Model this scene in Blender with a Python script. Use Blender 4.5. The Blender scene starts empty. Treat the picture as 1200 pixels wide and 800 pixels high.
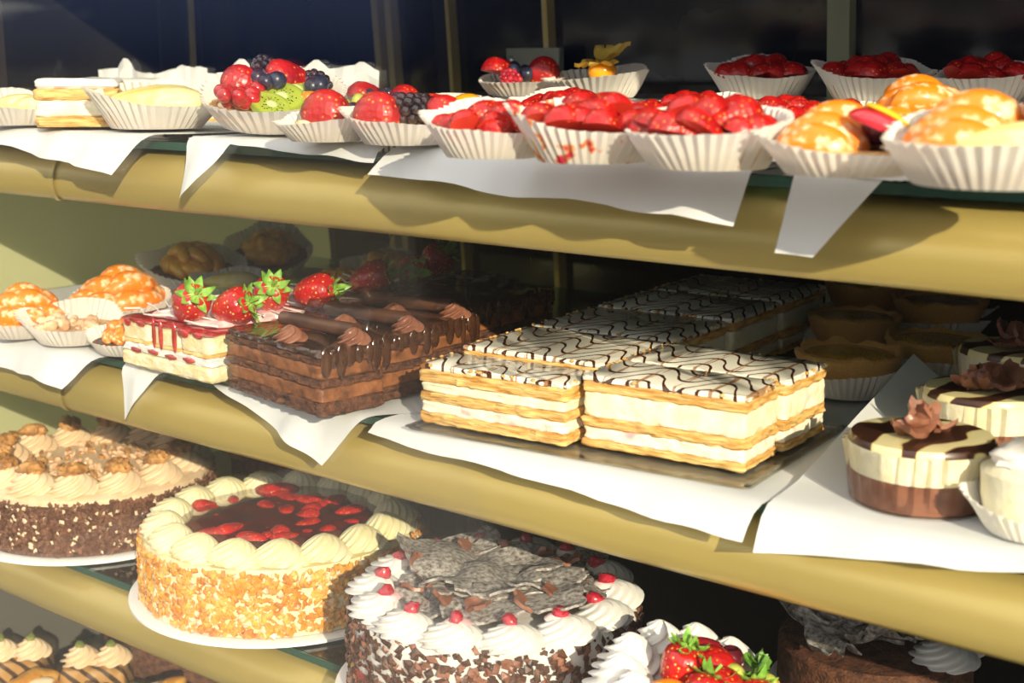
import bpy, math, random
from mathutils import Vector, Matrix, Euler, noise

# ------------------------------------------------------------------ camera, sky, sun
scene = bpy.context.scene
COL = scene.collection
FPX, HORIZON, VPX = 1600.0, 75.0, -1430.0          # focal length in px of a 1200 px wide frame
PITCH = math.atan((400 - HORIZON) / FPX)
AZ = math.pi - math.atan((600 - VPX) / math.hypot(FPX, 400 - HORIZON))
EYE = Vector((0.0, -0.7485, 1.40))
VIEW = Vector((math.cos(AZ) * math.cos(PITCH), math.sin(AZ) * math.cos(PITCH), -math.sin(PITCH)))
RIGHT = Vector((math.sin(AZ), -math.cos(AZ), 0)); UP = RIGHT.cross(VIEW)
cam_d = bpy.data.cameras.new('camera'); cam = bpy.data.objects.new('camera', cam_d); COL.objects.link(cam)
cam.location = EYE; cam.rotation_euler = VIEW.to_track_quat('-Z', 'Y').to_euler()
cam_d.sensor_width = 36; cam_d.lens = FPX / 1200 * 36; cam_d.clip_start = .02
cam_d.dof.use_dof = True; cam_d.dof.focus_distance = 1.13; cam_d.dof.aperture_fstop = 9.0
scene.camera = cam
scene.view_settings.view_transform = 'Standard'; scene.view_settings.look = 'None'
scene.view_settings.gamma = 1; scene.view_settings.exposure = -0.2
scene.view_settings.use_curve_mapping = False

SUN_DIR = Vector((-2.4, 1.66, -1.0))
sd = bpy.data.lights.new('sun', 'SUN'); sd.energy = 9.4; sd.angle = .0093; sd.color = (1, .87, .64)
so = bpy.data.objects.new('sun', sd); COL.objects.link(so); so.location = (3, -3, 3)
so.rotation_euler = SUN_DIR.to_track_quat('-Z', 'Y').to_euler()

wd = bpy.data.worlds.new('street_sky'); scene.world = wd; wd.use_nodes = True
nt = wd.node_tree; nt.nodes.clear()
def wn(t, **k):
    n = nt.nodes.new(t)
    for a, b in k.items(): setattr(n, a, b)
    return n
tc = wn('ShaderNodeTexCoord'); sx = wn('ShaderNodeSeparateXYZ'); nt.links.new(tc.outputs['Generated'], sx.inputs[0])
rp = wn('ShaderNodeValToRGB'); mr = wn('ShaderNodeMapRange'); mr.inputs[1].default_value = -1; mr.inputs[2].default_value = 1
nt.links.new(sx.outputs[2], mr.inputs[0]); nt.links.new(mr.outputs[0], rp.inputs[0])
e = rp.color_ramp.elements
e[0].position = 0; e[0].color = (.40, .34, .26, 1); e[1].position = 1; e[1].color = (2.7, 2.6, 2.5, 1)
for p, c in ((.485, (.16, .14, .12, 1)), (.5, (.035, .05, .12, 1)), (.54, (.16, .22, .42, 1)), (.64, (2.0, 1.95, 1.9, 1))):
    x = e.new(p); x.color = c
mp = wn('ShaderNodeMapping'); mp.inputs['Scale'].default_value = (3.5, 3.5, 22); mp.inputs['Location'].default_value = (1.7, .4, 0); nt.links.new(tc.outputs['Generated'], mp.inputs[0])
ns = wn('ShaderNodeTexNoise'); ns.inputs['Scale'].default_value = 1.6; ns.inputs['Detail'].default_value = 6; nt.links.new(mp.outputs[0], ns.inputs[0])
cr = wn('ShaderNodeValToRGB'); cr.color_ramp.elements[0].position = .52; cr.color_ramp.elements[1].position = .68; nt.links.new(ns.outputs[0], cr.inputs[0])
gt = wn('ShaderNodeMath', operation='GREATER_THAN'); gt.inputs[1].default_value = .01; nt.links.new(sx.outputs[2], gt.inputs[0])
ml = wn('ShaderNodeMath', operation='MULTIPLY'); nt.links.new(cr.outputs[0], ml.inputs[0]); nt.links.new(gt.outputs[0], ml.inputs[1])
mx = wn('ShaderNodeMixRGB'); mx.inputs[2].default_value = (.9, .9, .9, 1)
nt.links.new(ml.outputs[0], mx.inputs[0]); nt.links.new(rp.outputs[0], mx.inputs[1])
bg = wn('ShaderNodeBackground'); bg.inputs[1].default_value = 1.0; wo = wn('ShaderNodeOutputWorld')
nt.links.new(mx.outputs[0], bg.inputs[0]); nt.links.new(bg.outputs[0], wo.inputs[0])

# ------------------------------------------------------------------ layout helpers
S1, S2, S3, S4 = 1.333, 1.123, .894, .645           # shelf surfaces
def ray(u, v): return VIEW + RIGHT * ((u - 600) / FPX) + UP * ((400 - v) / FPX)
def at(u, v, z):
    d = ray(u, v); return EYE + d * ((z - EYE.z) / d.z)
def front(u, v, z, r):                              # stands with its near edge there, radius r
    p = at(u, v, z); h = Vector((p.x - EYE.x, p.y - EYE.y, 0)).normalized(); return p + h * r
def col(u, y, z):                                   # in that column of the shelf, at depth y
    d = ray(u, 90 if z > 1.3 else (380 if z > 1 else 640)); t = (y - EYE.y) / d.y; p = EYE + d * t; p.z = z; return p

# ------------------------------------------------------------------ materials
MATS = {}
def pm(name, c1, c2=None, scale=40, lo=.42, hi=.6, rough=.5, bump=0, bscale=None, metal=0, coat=0, sss=0, spec=.5, tex='noise', detail=5, sssr=(.01, .006, .004), stretch=None):
    m = bpy.data.materials.new(name); m.use_nodes = True; MATS[name] = m
    t = m.node_tree; b = t.nodes['Principled BSDF']
    b.inputs['Base Color'].default_value = (*c1, 1); b.inputs['Roughness'].default_value = rough
    b.inputs['Metallic'].default_value = metal; b.inputs['Coat Weight'].default_value = coat; b.inputs['Coat Roughness'].default_value = .08
    b.inputs['Specular IOR Level'].default_value = spec
    if sss:
        b.inputs['Subsurface Weight'].default_value = sss; b.inputs['Subsurface Radius'].default_value = sssr; b.inputs['Subsurface Scale'].default_value = .6
    co = t.nodes.new('ShaderNodeTexCoord')
    if c2 is not None:
        if tex == 'noise':
            n = t.nodes.new('ShaderNodeTexNoise'); n.inputs['Detail'].default_value = detail
        else:
            n = t.nodes.new('ShaderNodeTexVoronoi')
        n.inputs['Scale'].default_value = scale; t.links.new(co.outputs['Object'], n.inputs['Vector'])
        r = t.nodes.new('ShaderNodeValToRGB'); r.color_ramp.elements[0].position = lo; r.color_ramp.elements[1].position = hi
        r.color_ramp.elements[0].color = (*c1, 1); r.color_ramp.elements[1].color = (*c2, 1)
        t.links.new(n.outputs[0], r.inputs[0]); t.links.new(r.outputs[0], b.inputs['Base Color'])
    if stretch and c2 is not None:
        mpp = t.nodes.new('ShaderNodeMapping'); mpp.inputs['Scale'].default_value = stretch; t.links.new(co.outputs['Object'], mpp.inputs[0]); t.links.new(mpp.outputs[0], n.inputs['Vector'])
    if bump:
        n2 = t.nodes.new('ShaderNodeTexNoise'); n2.inputs['Scale'].default_value = bscale or scale; n2.inputs['Detail'].default_value = 6
        t.links.new(mpp.outputs[0] if stretch else co.outputs['Object'], n2.inputs['Vector'])
        bp = t.nodes.new('ShaderNodeBump'); bp.inputs['Strength'].default_value = bump; bp.inputs['Distance'].default_value = .002
        t.links.new(n2.outputs[0], bp.inputs['Height']); t.links.new(bp.outputs[0], b.inputs['Normal'])
    return m
def nodes_of(m): return m.node_tree, m.node_tree.nodes['Principled BSDF']
def N(t, ty, ins=None, **k):
    n = t.nodes.new(ty)
    for a, b in k.items(): setattr(n, a, b)
    for i, v in (ins or {}).items():
        if hasattr(v, 'is_output') and v.is_output: t.links.new(v, n.inputs[i])
        else: n.inputs[i].default_value = v
    return n
def math_(t, op, a, b=0.0, c=0.0): return N(t, 'ShaderNodeMath', {0: a, 1: b, 2: c}, operation=op).outputs[0]
def ramp(t, x, stops):
    r = N(t, 'ShaderNodeValToRGB', {0: x}); el = r.color_ramp.elements
    while len(el) > 1: el.remove(el[0])
    el[0].position = stops[0][0]; el[0].color = (*stops[0][1], 1)
    for p, c in stops[1:]:
        q = el.new(p); q.color = (*c, 1)
    return r.outputs[0]

gold = pm('gold_anodised', (.52, .40, .12), (.47, .365, .115), scale=3, rough=.38, metal=.35, coat=.35, spec=.5)
nodes_of(gold)[1].inputs['Coat Roughness'].default_value = .22
brass = pm('brass_strip', (.75, .6, .22), rough=.4, metal=.3)
panel = pm('olive_panel', (.42, .43, .26), (.48, .49, .32), scale=4, rough=.55, bump=.05, bscale=12)
dark = pm('dark_backing', (.012, .012, .012), (.022, .02, .017), scale=3, rough=.12)
darkwood = pm('dark_laminate', (.03, .026, .022), rough=.4)
steel = pm('steel', (.55, .55, .53), rough=.28, metal=1)
plateplastic = pm('latch_plate', (.35, .36, .27), rough=.4); white_plastic = pm('white_plastic', (.8, .8, .76), rough=.35)
board = pm('white_board', (.86, .86, .84), rough=.4)
crust = pm('crust', (.55, .27, .07), (.78, .48, .17), scale=60, rough=.6, bump=.4, bscale=250)
darkcrust = pm('dark_crust', (.09, .035, .015), (.2, .09, .03), scale=60, rough=.5, bump=.4, bscale=200)
custard = pm('custard', (.85, .62, .2), (.9, .72, .35), scale=40, rough=.3, coat=.5)
jelly = pm('red_jelly', (.055, .003, .003), (.14, .007, .006), scale=45, rough=.12, coat=1, bump=.15, bscale=60)
cream = pm('whipped_cream', (.88, .84, .72), (.85, .8, .62), scale=50, rough=.55, bump=.25, bscale=220, sss=.15, sssr=(.01, .008, .005))
butter = pm('butter_cream', (.78, .70, .40), (.8, .74, .5), scale=40, rough=.55, bump=.3, bscale=160, sss=.15)
white_cream = pm('white_cream', (.82, .80, .77), (.78, .75, .71), scale=40, rough=.55, bump=.25, bscale=200, sss=.15)
pink = pm('pink_cream', (.85, .5, .52), (.9, .8, .77), scale=45, rough=.5, bump=.3, bscale=200)
mocha = pm('mocha_cream', (.76, .55, .34), (.80, .62, .42), scale=50, rough=.55, bump=.3, bscale=160)
sponge = pm('sponge', (.80, .66, .36), (.88, .8, .58), scale=70, rough=.8, bump=.6, bscale=320)
spongeb = pm('sponge_crust', (.6, .34, .08), (.78, .56, .22), scale=60, rough=.8, bump=.5, bscale=260)
puff = pm('puff_pastry', (.52, .24, .04), (.80, .54, .20), scale=45, lo=.36, hi=.62, rough=.7, bump=1.0, bscale=90, stretch=(1, 1, 7))
fcream = pm('filling_cream', (.82, .75, .50), (.85, .80, .62), scale=50, rough=.5, bump=.5, bscale=180, sss=.1)
fpink = pm('filling_jam_cream', (.88, .8, .62), (.78, .36, .36), scale=60, lo=.55, hi=.72, rough=.5, bump=.4, bscale=180)
jam = pm('berry_jam', (.30, .012, .012), (.5, .03, .03), scale=70, rough=.15, coat=.8, bump=.2, bscale=140)
chocsp = pm('chocolate_sponge', (.045, .016, .008), (.15, .055, .025), scale=160, lo=.35, hi=.65, rough=.8, bump=.9, bscale=420)
chocmo = pm('chocolate_mousse', (.09, .032, .014), (.27, .10, .036), scale=75, lo=.3, hi=.55, rough=.5, bump=.7, bscale=170)
ganache = pm('ganache', (.035, .013, .007), (.07, .028, .013), scale=50, rough=.16, coat=.7, bump=.25, bscale=150)
choc = pm('dark_chocolate', (.06, .024, .013), (.10, .042, .022), scale=60, rough=.38, bump=.2, bscale=200)
milkchoc = pm('milk_chocolate', (.22, .085, .05), (.3, .13, .08), scale=60, rough=.35, bump=.15, bscale=200)
chocsug = pm('sugar_dusted_chocolate', (.08, .05, .04), (.48, .46, .43), scale=260, lo=.30, hi=.66, rough=.7, detail=10, bump=.2, bscale=300)
nutm = pm('nut_brittle', (.62, .26, .03), (.78, .43, .09), scale=60, rough=.3, coat=.3)
nutd = pm('toasted_nut', (.48, .17, .03), (.7, .35, .08), scale=60, rough=.35)
walnut = pm('walnut', (.22, .09, .025), (.58, .30, .09), scale=110, lo=.35, hi=.65, rough=.5, bump=.6, bscale=260)
sprk = pm('cocoa_sprinkles', (.11, .045, .025), (.2, .09, .05), scale=80, rough=.7)
sprl = pm('pale_flakes', (.72, .58, .40), rough=.7)
orange = pm('mandarin', (.80, .22, .006), (.88, .62, .36), scale=150, lo=.51, hi=.64, rough=.4, coat=.15, bump=.25, bscale=120, sss=.15)
orangedk = pm('glazed_mandarin', (.88, .34, .008), (.95, .52, .05), scale=90, rough=.2, coat=.6, bump=.2, bscale=100)
peach = pm('apricot', (.95, .40, .01), rough=.25, coat=.6)
pear = pm('pear', (.80, .66, .22), (.88, .78, .42), scale=60, rough=.4, coat=.3)
plum = pm('plum_skin', (.45, .015, .03), (.6, .03, .05), scale=50, rough=.2, coat=.6)
melon = pm('mango', (.92, .55, .03), rough=.3, coat=.3)
blueb = pm('blueberry', (.012, .014, .035), (.03, .035, .07), scale=120, rough=.35, coat=.2)
blackb = pm('blackberry', (.012, .008, .012), (.03, .015, .02), scale=80, rough=.2, coat=.5)
curr = pm('red_currant', (.38, .008, .012), (.5, .02, .02), scale=60, rough=.12, coat=.8, sss=.2)
cherrym = pm('cherry', (.07, .008, .014), (.12, .01, .02), scale=40, rough=.12, coat=.9)
rasp = pm('cherry_piece', (.33, .008, .025), (.5, .03, .05), scale=160, rough=.2, coat=.6, bump=.4, bscale=200)
grape = pm('green_grape', (.45, .5, .08), (.55, .58, .14), scale=60, rough=.15, coat=.6, sss=.2)
leaf = pm('leaf_green', (.07, .20, .02), (.16, .34, .04), scale=120, rough=.45)
leafc = pm('calyx_green', (.13, .33, .03), (.28, .50, .08), scale=150, rough=.45)
husk = pm('physalis_husk', (.62, .42, .05), (.72, .54, .12), scale=90, rough=.6, bump=.3)
icingw = pm('white_icing', (.85, .83, .78), rough=.25, coat=.4)
crumb = pm('pale_crumble', (.62, .36, .2), (.8, .58, .38), scale=120, rough=.7, bump=.6, bscale=300)
natacr = pm('flaky_cup', (.66, .29, .05), (.88, .55, .18), scale=70, lo=.38, hi=.62, rough=.4, coat=.2, bump=.8, bscale=220)
golden = pm('golden_pastry', (.45, .19, .03), (.7, .37, .07), scale=45, rough=.35, coat=.3, bump=.3, bscale=90)
pist = pm('pistachio', (.12, .16, .03), (.25, .25, .06), scale=100, rough=.6)
chocy = pm('flaky_chocolate', (.25, .14, .03), (.10, .05, .015), scale=60, rough=.4)
wallg = pm('pavement', (.09, .082, .07), rough=.7)

def paper_material(name, c, tr):
    m = bpy.data.materials.new(name); m.use_nodes = True; t = m.node_tree; t.nodes.clear()
    co = N(t, 'ShaderNodeTexCoord'); nz = N(t, 'ShaderNodeTexNoise', {'Vector': co.outputs['Object'], 'Scale': 60.0, 'Detail': 4.0})
    bp = N(t, 'ShaderNodeBump', {'Height': nz.outputs[0], 'Strength': .12, 'Distance': .002})
    d = N(t, 'ShaderNodeBsdfDiffuse', {'Color': (*c, 1), 'Normal': bp.outputs[0]}); tl = N(t, 'ShaderNodeBsdfTranslucent', {'Color': (*c, 1)})
    mxx = N(t, 'ShaderNodeMixShader', {0: tr, 1: d.outputs[0], 2: tl.outputs[0]}); N(t, 'ShaderNodeOutputMaterial', {0: mxx.outputs[0]})
    return m
paper = paper_material('greaseproof_paper', (.78, .80, .82), .18)
casep = paper_material('baking_case_paper', (.90, .88, .83), .38)
frost = paper_material('frosted_olive_glass', (.66, .66, .40), .5)
shadewall = pm('wall_shade_grey', (.10, .095, .08), rough=.5)  # lower left wall: shade put into the colour, darker than the panel above
def clear_material(name, tint, refl, rough):
    m = bpy.data.materials.new(name); m.use_nodes = True; t = m.node_tree; t.nodes.clear()
    tr = N(t, 'ShaderNodeBsdfTransparent', {0: (*tint, 1)}); g = N(t, 'ShaderNodeBsdfGlossy', {'Color': (1, 1, 1, 1), 'Roughness': rough})
    fr = N(t, 'ShaderNodeFresnel', {'IOR': 1.45}); k = math_(t, 'MULTIPLY', fr.outputs[0], refl)
    s = N(t, 'ShaderNodeMixShader', {0: k, 1: tr.outputs[0], 2: g.outputs[0]}); N(t, 'ShaderNodeOutputMaterial', {0: s.outputs[0]})
    return m
pane = clear_material('window_glass', (.985, .99, .985), .22, .0)
shelfglass = clear_material('shelf_glass', (.45, .66, .56), 1.0, .02)
edgeglass = pm('glass_edge_green', (.01, .07, .05), rough=.15, coat=.5)
film = clear_material('clear_film', (.985, .975, .95), .65, .06)
acryl = clear_material('clear_acrylic', (.93, .95, .94), .6, .05)

def strawberry_material(name, red, dk, rough, coat, seed=(.85, .5, .1)):
    m = pm(name, red, rough=rough, coat=coat); t, b = nodes_of(m)
    co = N(t, 'ShaderNodeTexCoord'); v = N(t, 'ShaderNodeTexVoronoi', {'Vector': co.outputs['Object'], 'Scale': 270.0, 'Randomness': .6})
    nz = N(t, 'ShaderNodeTexNoise', {'Vector': co.outputs['Object'], 'Scale': 55.0})
    c1 = ramp(t, nz.outputs[0], ((.35, dk), (.65, red)))
    k = ramp(t, v.outputs['Distance'], ((.16, (1, 1, 1)), (.26, (0, 0, 0))))
    mxx = N(t, 'ShaderNodeMixRGB', {0: k, 1: c1, 2: (*seed, 1)}); t.links.new(mxx.outputs[0], b.inputs['Base Color'])
    bp = N(t, 'ShaderNodeBump', {'Height': v.outputs['Distance'], 'Strength': .45, 'Distance': .0016}); t.links.new(bp.outputs[0], b.inputs['Normal'])
    return m
straw = strawberry_material('strawberry', (.58, .010, .009), (.38, .004, .006), .28, .35)
strawg = strawberry_material('glazed_strawberry', (.52, .010, .009), (.28, .003, .005), .36, .12, (.75, .25, .03))
strawcut = pm('strawberry_flesh', (.72, .05, .03), (.8, .25, .15), scale=70, lo=.55, hi=.8, rough=.3, coat=.3)

def kiwi_material():
    m = pm('kiwi', (.3, .4, .05), rough=.2, coat=.6); t, b = nodes_of(m)
    co = N(t, 'ShaderNodeTexCoord'); s = N(t, 'ShaderNodeSeparateXYZ', {0: co.outputs['Object']})
    r = math_(t, 'SQRT', math_(t, 'ADD', math_(t, 'MULTIPLY', s.outputs[0], s.outputs[0]), math_(t, 'MULTIPLY', s.outputs[1], s.outputs[1])))
    rr = math_(t, 'DIVIDE', r, .02); c = ramp(t, rr, ((.15, (.75, .75, .4)), (.3, (.35, .45, .05)), (.75, (.42, .5, .06)), (.95, (.2, .28, .03))))
    v = N(t, 'ShaderNodeTexVoronoi', {'Vector': co.outputs['Object'], 'Scale': 420.0})
    ring = math_(t, 'MULTIPLY', math_(t, 'COMPARE', rr, .42, .16), math_(t, 'LESS_THAN', v.outputs['Distance'], .3))
    mxx = N(t, 'ShaderNodeMixRGB', {0: ring, 1: c, 2: (.01, .01, .005, 1)}); t.links.new(mxx.outputs[0], b.inputs['Base Color'])
    return m
kiwi = kiwi_material()

def feather_material():                              # combed chocolate lines printed on white fondant
    m = pm('feathered_icing', (.86, .82, .72), rough=.22, coat=.5); t, b = nodes_of(m)
    co = N(t, 'ShaderNodeTexCoord'); oi = N(t, 'ShaderNodeObjectInfo')
    nz = N(t, 'ShaderNodeTexNoise', {'Vector': co.outputs['Object'], 'Scale': 30.0})
    s = N(t, 'ShaderNodeSeparateXYZ', {0: co.outputs['Object']})
    wob = math_(t, 'MULTIPLY', math_(t, 'SUBTRACT', nz.outputs[0], .5), .006)
    x = math_(t, 'ADD', math_(t, 'ADD', s.outputs[0], wob), math_(t, 'MULTIPLY', oi.outputs['Random'], .02))
    y = math_(t, 'ADD', s.outputs[1], wob)
    tri = math_(t, 'PINGPONG', x, .027)              # 0..0.019
    tn = math_(t, 'DIVIDE', tri, .027)
    sm = N(t, 'ShaderNodeMapRange', {0: tn, 1: 0.0, 2: 1.0, 3: 0.0, 4: 1.0}, interpolation_type='SMOOTHERSTEP').outputs[0]
    yy = math_(t, 'ADD', y, math_(t, 'MULTIPLY', sm, .032))
    w = math_(t, 'PINGPONG', yy, .0112)
    line = math_(t, 'LESS_THAN', w, .0021)
    ex = math_(t, 'ABSOLUTE', math_(t, 'SUBTRACT', tn, .5))
    smear = math_(t, 'MULTIPLY', math_(t, 'GREATER_THAN', ex, .42), math_(t, 'LESS_THAN', N(t, 'ShaderNodeTexNoise', {'Vector': N(t, 'ShaderNodeMapping', {0: co.outputs['Object'], 'Scale': (400, 25, 1)}).outputs[0], 'Scale': 1.0}).outputs[0], .53))
    a = N(t, 'ShaderNodeMixRGB', {0: line, 1: (.86, .82, .70, 1), 2: (.07, .022, .01, 1)})
    c = N(t, 'ShaderNodeMixRGB', {0: math_(t, 'MULTIPLY', smear, .85), 1: a.outputs[0], 2: (.34, .14, .04, 1)})
    t.links.new(c.outputs[0], b.inputs['Base Color']); return m
feather = feather_material()
def marble_material():
    m = pm('marbled_cheesecake', (.85, .72, .32), rough=.35, coat=.2); t, b = nodes_of(m)
    co = N(t, 'ShaderNodeTexCoord'); w = N(t, 'ShaderNodeTexWave', {'Vector': co.outputs['Object'], 'Scale': 8.0, 'Distortion': 15.0, 'Detail': 2.5, 'Detail Scale': 1.1})
    t.links.new(ramp(t, w.outputs[0], ((.40, (.88, .78, .42)), (.55, (.82, .66, .25)), (.62, (.09, .03, .015)), (.85, (.05, .018, .01)))), b.inputs['Base Color']); return m
marble = marble_material()
def nata_material():
    m = pm('burnt_custard', (.75, .45, .05), rough=.2, coat=.6); t, b = nodes_of(m)
    co = N(t, 'ShaderNodeTexCoord'); oi = N(t, 'ShaderNodeObjectInfo')
    ad = N(t, 'ShaderNodeVectorMath', {0: co.outputs['Object'], 1: oi.outputs['Random']}, operation='ADD')
    n = N(t, 'ShaderNodeTexNoise', {'Vector': ad.outputs[0], 'Scale': 42.0, 'Detail': 2.0})
    t.links.new(ramp(t, n.outputs[0], ((.3, (.95, .55, .07)), (.55, (.88, .42, .04)), (.62, (.05, .015, .008)))), b.inputs['Base Color']); return m
natac = nata_material()
def lattice_material():
    m = pm('piped_lattice', (.35, .18, .05), rough=.4); t, b = nodes_of(m)
    co = N(t, 'ShaderNodeTexCoord'); w = N(t, 'ShaderNodeTexWave', {'Vector': co.outputs['Object'], 'Scale': 28.0, 'Distortion': 2.0}, bands_direction='DIAGONAL')
    t.links.new(ramp(t, w.outputs[0], ((.2, (.04, .018, .008)), (.4, (.4, .22, .07)))), b.inputs['Base Color']); return m
lattice = lattice_material()
def perforated_material():
    m = pm('perforated_steel', (.6, .6, .58), rough=.28, metal=.8); t, b = nodes_of(m)
    co = N(t, 'ShaderNodeTexCoord'); s = N(t, 'ShaderNodeSeparateXYZ', {0: co.outputs['Object']})
    k = math_(t, 'LESS_THAN', math_(t, 'PINGPONG', s.outputs[0], .003), .0014)
    c = N(t, 'ShaderNodeMixRGB', {0: k, 1: (.65, .65, .62, 1), 2: (.06, .06, .06, 1)}); t.links.new(c.outputs[0], b.inputs['Base Color']); return m
perf = perforated_material()

# ------------------------------------------------------------------ mesh helpers
class G:
    def __init__(s): s.v = []; s.f = []; s.m = []
    def add(s, VF, M=None, mat=0):
        V, F = VF[0], VF[1]; o = len(s.v)
        s.v += [tuple(M @ Vector(p)) if M is not None else tuple(p) for p in V]
        s.f += [tuple(i + o for i in f) for f in F]
        s.m += list(VF[2]) if len(VF) > 2 else [mat] * len(F)
        return s
    def mesh(s, name, mats, smooth=True, sharp=42):
        me = bpy.data.meshes.new(name); me.from_pydata(s.v, [], s.f)
        for m in (mats if isinstance(mats, (list, tuple)) else [mats]): me.materials.append(m)
        me.polygons.foreach_set('material_index', s.m)
        me.polygons.foreach_set('use_smooth', [smooth] * len(s.f)); me.update()
        if smooth and sharp: me.set_sharp_from_angle(angle=math.radians(sharp))
        return me
def inst(name, me, parent=None, loc=(0, 0, 0), rot=(0, 0, 0), sc=1):
    o = bpy.data.objects.new(name, me); COL.objects.link(o); o.parent = parent
    o.location = loc; o.rotation_euler = rot; o.scale = (sc,) * 3 if isinstance(sc, (int, float)) else sc
    return o
def part(name, VF, mat, parent=None, loc=(0, 0, 0), rot=(0, 0, 0), sc=1, smooth=True, sharp=42):
    return inst(name, G().add(VF).mesh(name, mat, smooth, sharp), parent, loc, rot, sc)
def tag(o, label, cat, group=None):
    o['label'] = label; o['category'] = cat
    if group: o['group'] = group
    return o
def thing(name, label, cat, loc=(0, 0, 0), rz=0, group=None, rot=None):
    o = bpy.data.objects.new(name, None); COL.objects.link(o); o.location = loc; o.empty_display_size = .02
    o.rotation_euler = rot or (0, 0, rz); return tag(o, label, cat, group)
def structure(o): o['kind'] = 'structure'; return o
def TR(loc=(0, 0, 0), rot=(0, 0, 0), sc=(1, 1, 1)): return Matrix.LocRotScale(Vector(loc), Euler(rot), Vector(sc))

def box(x0, x1, y0, y1, z0, z1):
    V = [(x, y, z) for x in (x0, x1) for y in (y0, y1) for z in (z0, z1)]
    return V, [(0, 1, 3, 2), (4, 6, 7, 5), (0, 4, 5, 1), (2, 3, 7, 6), (0, 2, 6, 4), (1, 5, 7, 3)]
def lathe(prof, n=32, mod=None, caps=True):
    V = []; F = []; k = len(prof)
    for i, (r, z) in enumerate(prof):
        for j in range(n):
            th = 2 * math.pi * j / n; rr, zz, tw = r, z, 0
            if mod: rr, zz, tw = mod(th, i / (k - 1), r, z)
            V.append((rr * math.cos(th + tw), rr * math.sin(th + tw), zz))
    for i in range(k - 1):
        for j in range(n):
            F.append((i * n + j, i * n + (j + 1) % n, (i + 1) * n + (j + 1) % n, (i + 1) * n + j))
    if caps:
        F.append(tuple(range(n - 1, -1, -1))); F.append(tuple((k - 1) * n + j for j in range(n)))
    return V, F
def ell(rx, ry, rz, nu=14, nv=9, fn=None):
    V = [(0, 0, -rz)]; F = []
    for i in range(1, nv):
        a = -math.pi / 2 + math.pi * i / nv
        for j in range(nu):
            b = 2 * math.pi * j / nu; V.append((rx * math.cos(a) * math.cos(b), ry * math.cos(a) * math.sin(b), rz * math.sin(a)))
    V.append((0, 0, rz)); t = len(V) - 1
    for j in range(nu):
        F.append((0, 1 + (j + 1) % nu, 1 + j)); F.append((t, t - nu + j, t - nu + (j + 1) % nu))
    for i in range(nv - 2):
        for j in range(nu):
            a = 1 + i * nu; F.append((a + j, a + (j + 1) % nu, a + nu + (j + 1) % nu, a + nu + j))
    if fn: V = [tuple(fn(Vector(p))) for p in V]
    return V, F
def nz3(p, s, seed=0): return noise.noise(Vector(p) * s + Vector((seed * 7.3, seed * 3.1, seed * 1.7)))
def perimeter(L, W, rc=.004, step=.005):
    pts = []
    cs = [(L / 2 - rc, W / 2 - rc, 0), (-L / 2 + rc, W / 2 - rc, 90), (-L / 2 + rc, -W / 2 + rc, 180), (L / 2 - rc, -W / 2 + rc, 270)]
    for i, (cx, cy, a) in enumerate(cs):
        for k in range(4):
            t = math.radians(a + 30 * k); pts.append((cx + rc * math.cos(t), cy + rc * math.sin(t), math.cos(t), math.sin(t)))
        nx, ny, na = cs[(i + 1) % 4]; t = math.radians(a + 90); x0, y0 = cx + rc * math.cos(t), cy + rc * math.sin(t)
        x1, y1 = nx + rc * math.cos(t), ny + rc * math.sin(t); m = max(1, int(math.hypot(x1 - x0, y1 - y0) / step))
        for k in range(1, m): pts.append((x0 + (x1 - x0) * k / m, y0 + (y1 - y0) * k / m, math.cos(t), math.sin(t)))
    return pts
def slab(L, W, z0, z1, amp=.0015, seed=0, bev=.0012, rc=.004, step=.005, sag=0, rings=4, zamp=0):
    per = perimeter(L, W, rc, step); n = len(per); V = []; F = []; h = z1 - z0
    zs = [(0, bev), (min(bev, h * .3), 0)] + [(h * k / rings, 0) for k in range(1, rings)] + [(h - min(bev, h * .3), 0), (h, bev)]
    for z, ins in zs:
        for (x, y, nx, ny) in per:
            d = amp * 2 * noise.noise(Vector((x * 160, y * 160, (z0 + z) * 260 + seed * 9.1))) - ins
            zz = z0 + z + zamp * noise.noise(Vector((x * 60, y * 60, seed * 5.7))) * (z / h if h else 0)
            V.append((x + nx * d, y + ny * d, zz))
    k = len(zs)
    for i in range(k - 1):
        for j in range(n): F.append((i * n + j, i * n + (j + 1) % n, (i + 1) * n + (j + 1) % n, (i + 1) * n + j))
    F.append(tuple(range(n - 1, -1, -1))); F.append(tuple((k - 1) * n + j for j in range(n)))
    return V, F
def tube(pts, r, n=8):
    V = []; F = []; P = [Vector(p) for p in pts]
    for i, p in enumerate(P):
        d = (P[min(i + 1, len(P) - 1)] - P[max(i - 1, 0)]).normalized(); q = d.to_track_quat('Z', 'Y'); rr = r[i] if isinstance(r, (list, tuple)) else r
        for j in range(n):
            a = 2 * math.pi * j / n; V.append(tuple(p + q @ Vector((rr * math.cos(a), rr * math.sin(a), 0))))
    for i in range(len(P) - 1):
        for j in range(n): F.append((i * n + j, i * n + (j + 1) % n, (i + 1) * n + (j + 1) % n, (i + 1) * n + j))
    F.append(tuple(range(n - 1, -1, -1))); F.append(tuple((len(P) - 1) * n + j for j in range(n)))
    return V, F

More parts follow.
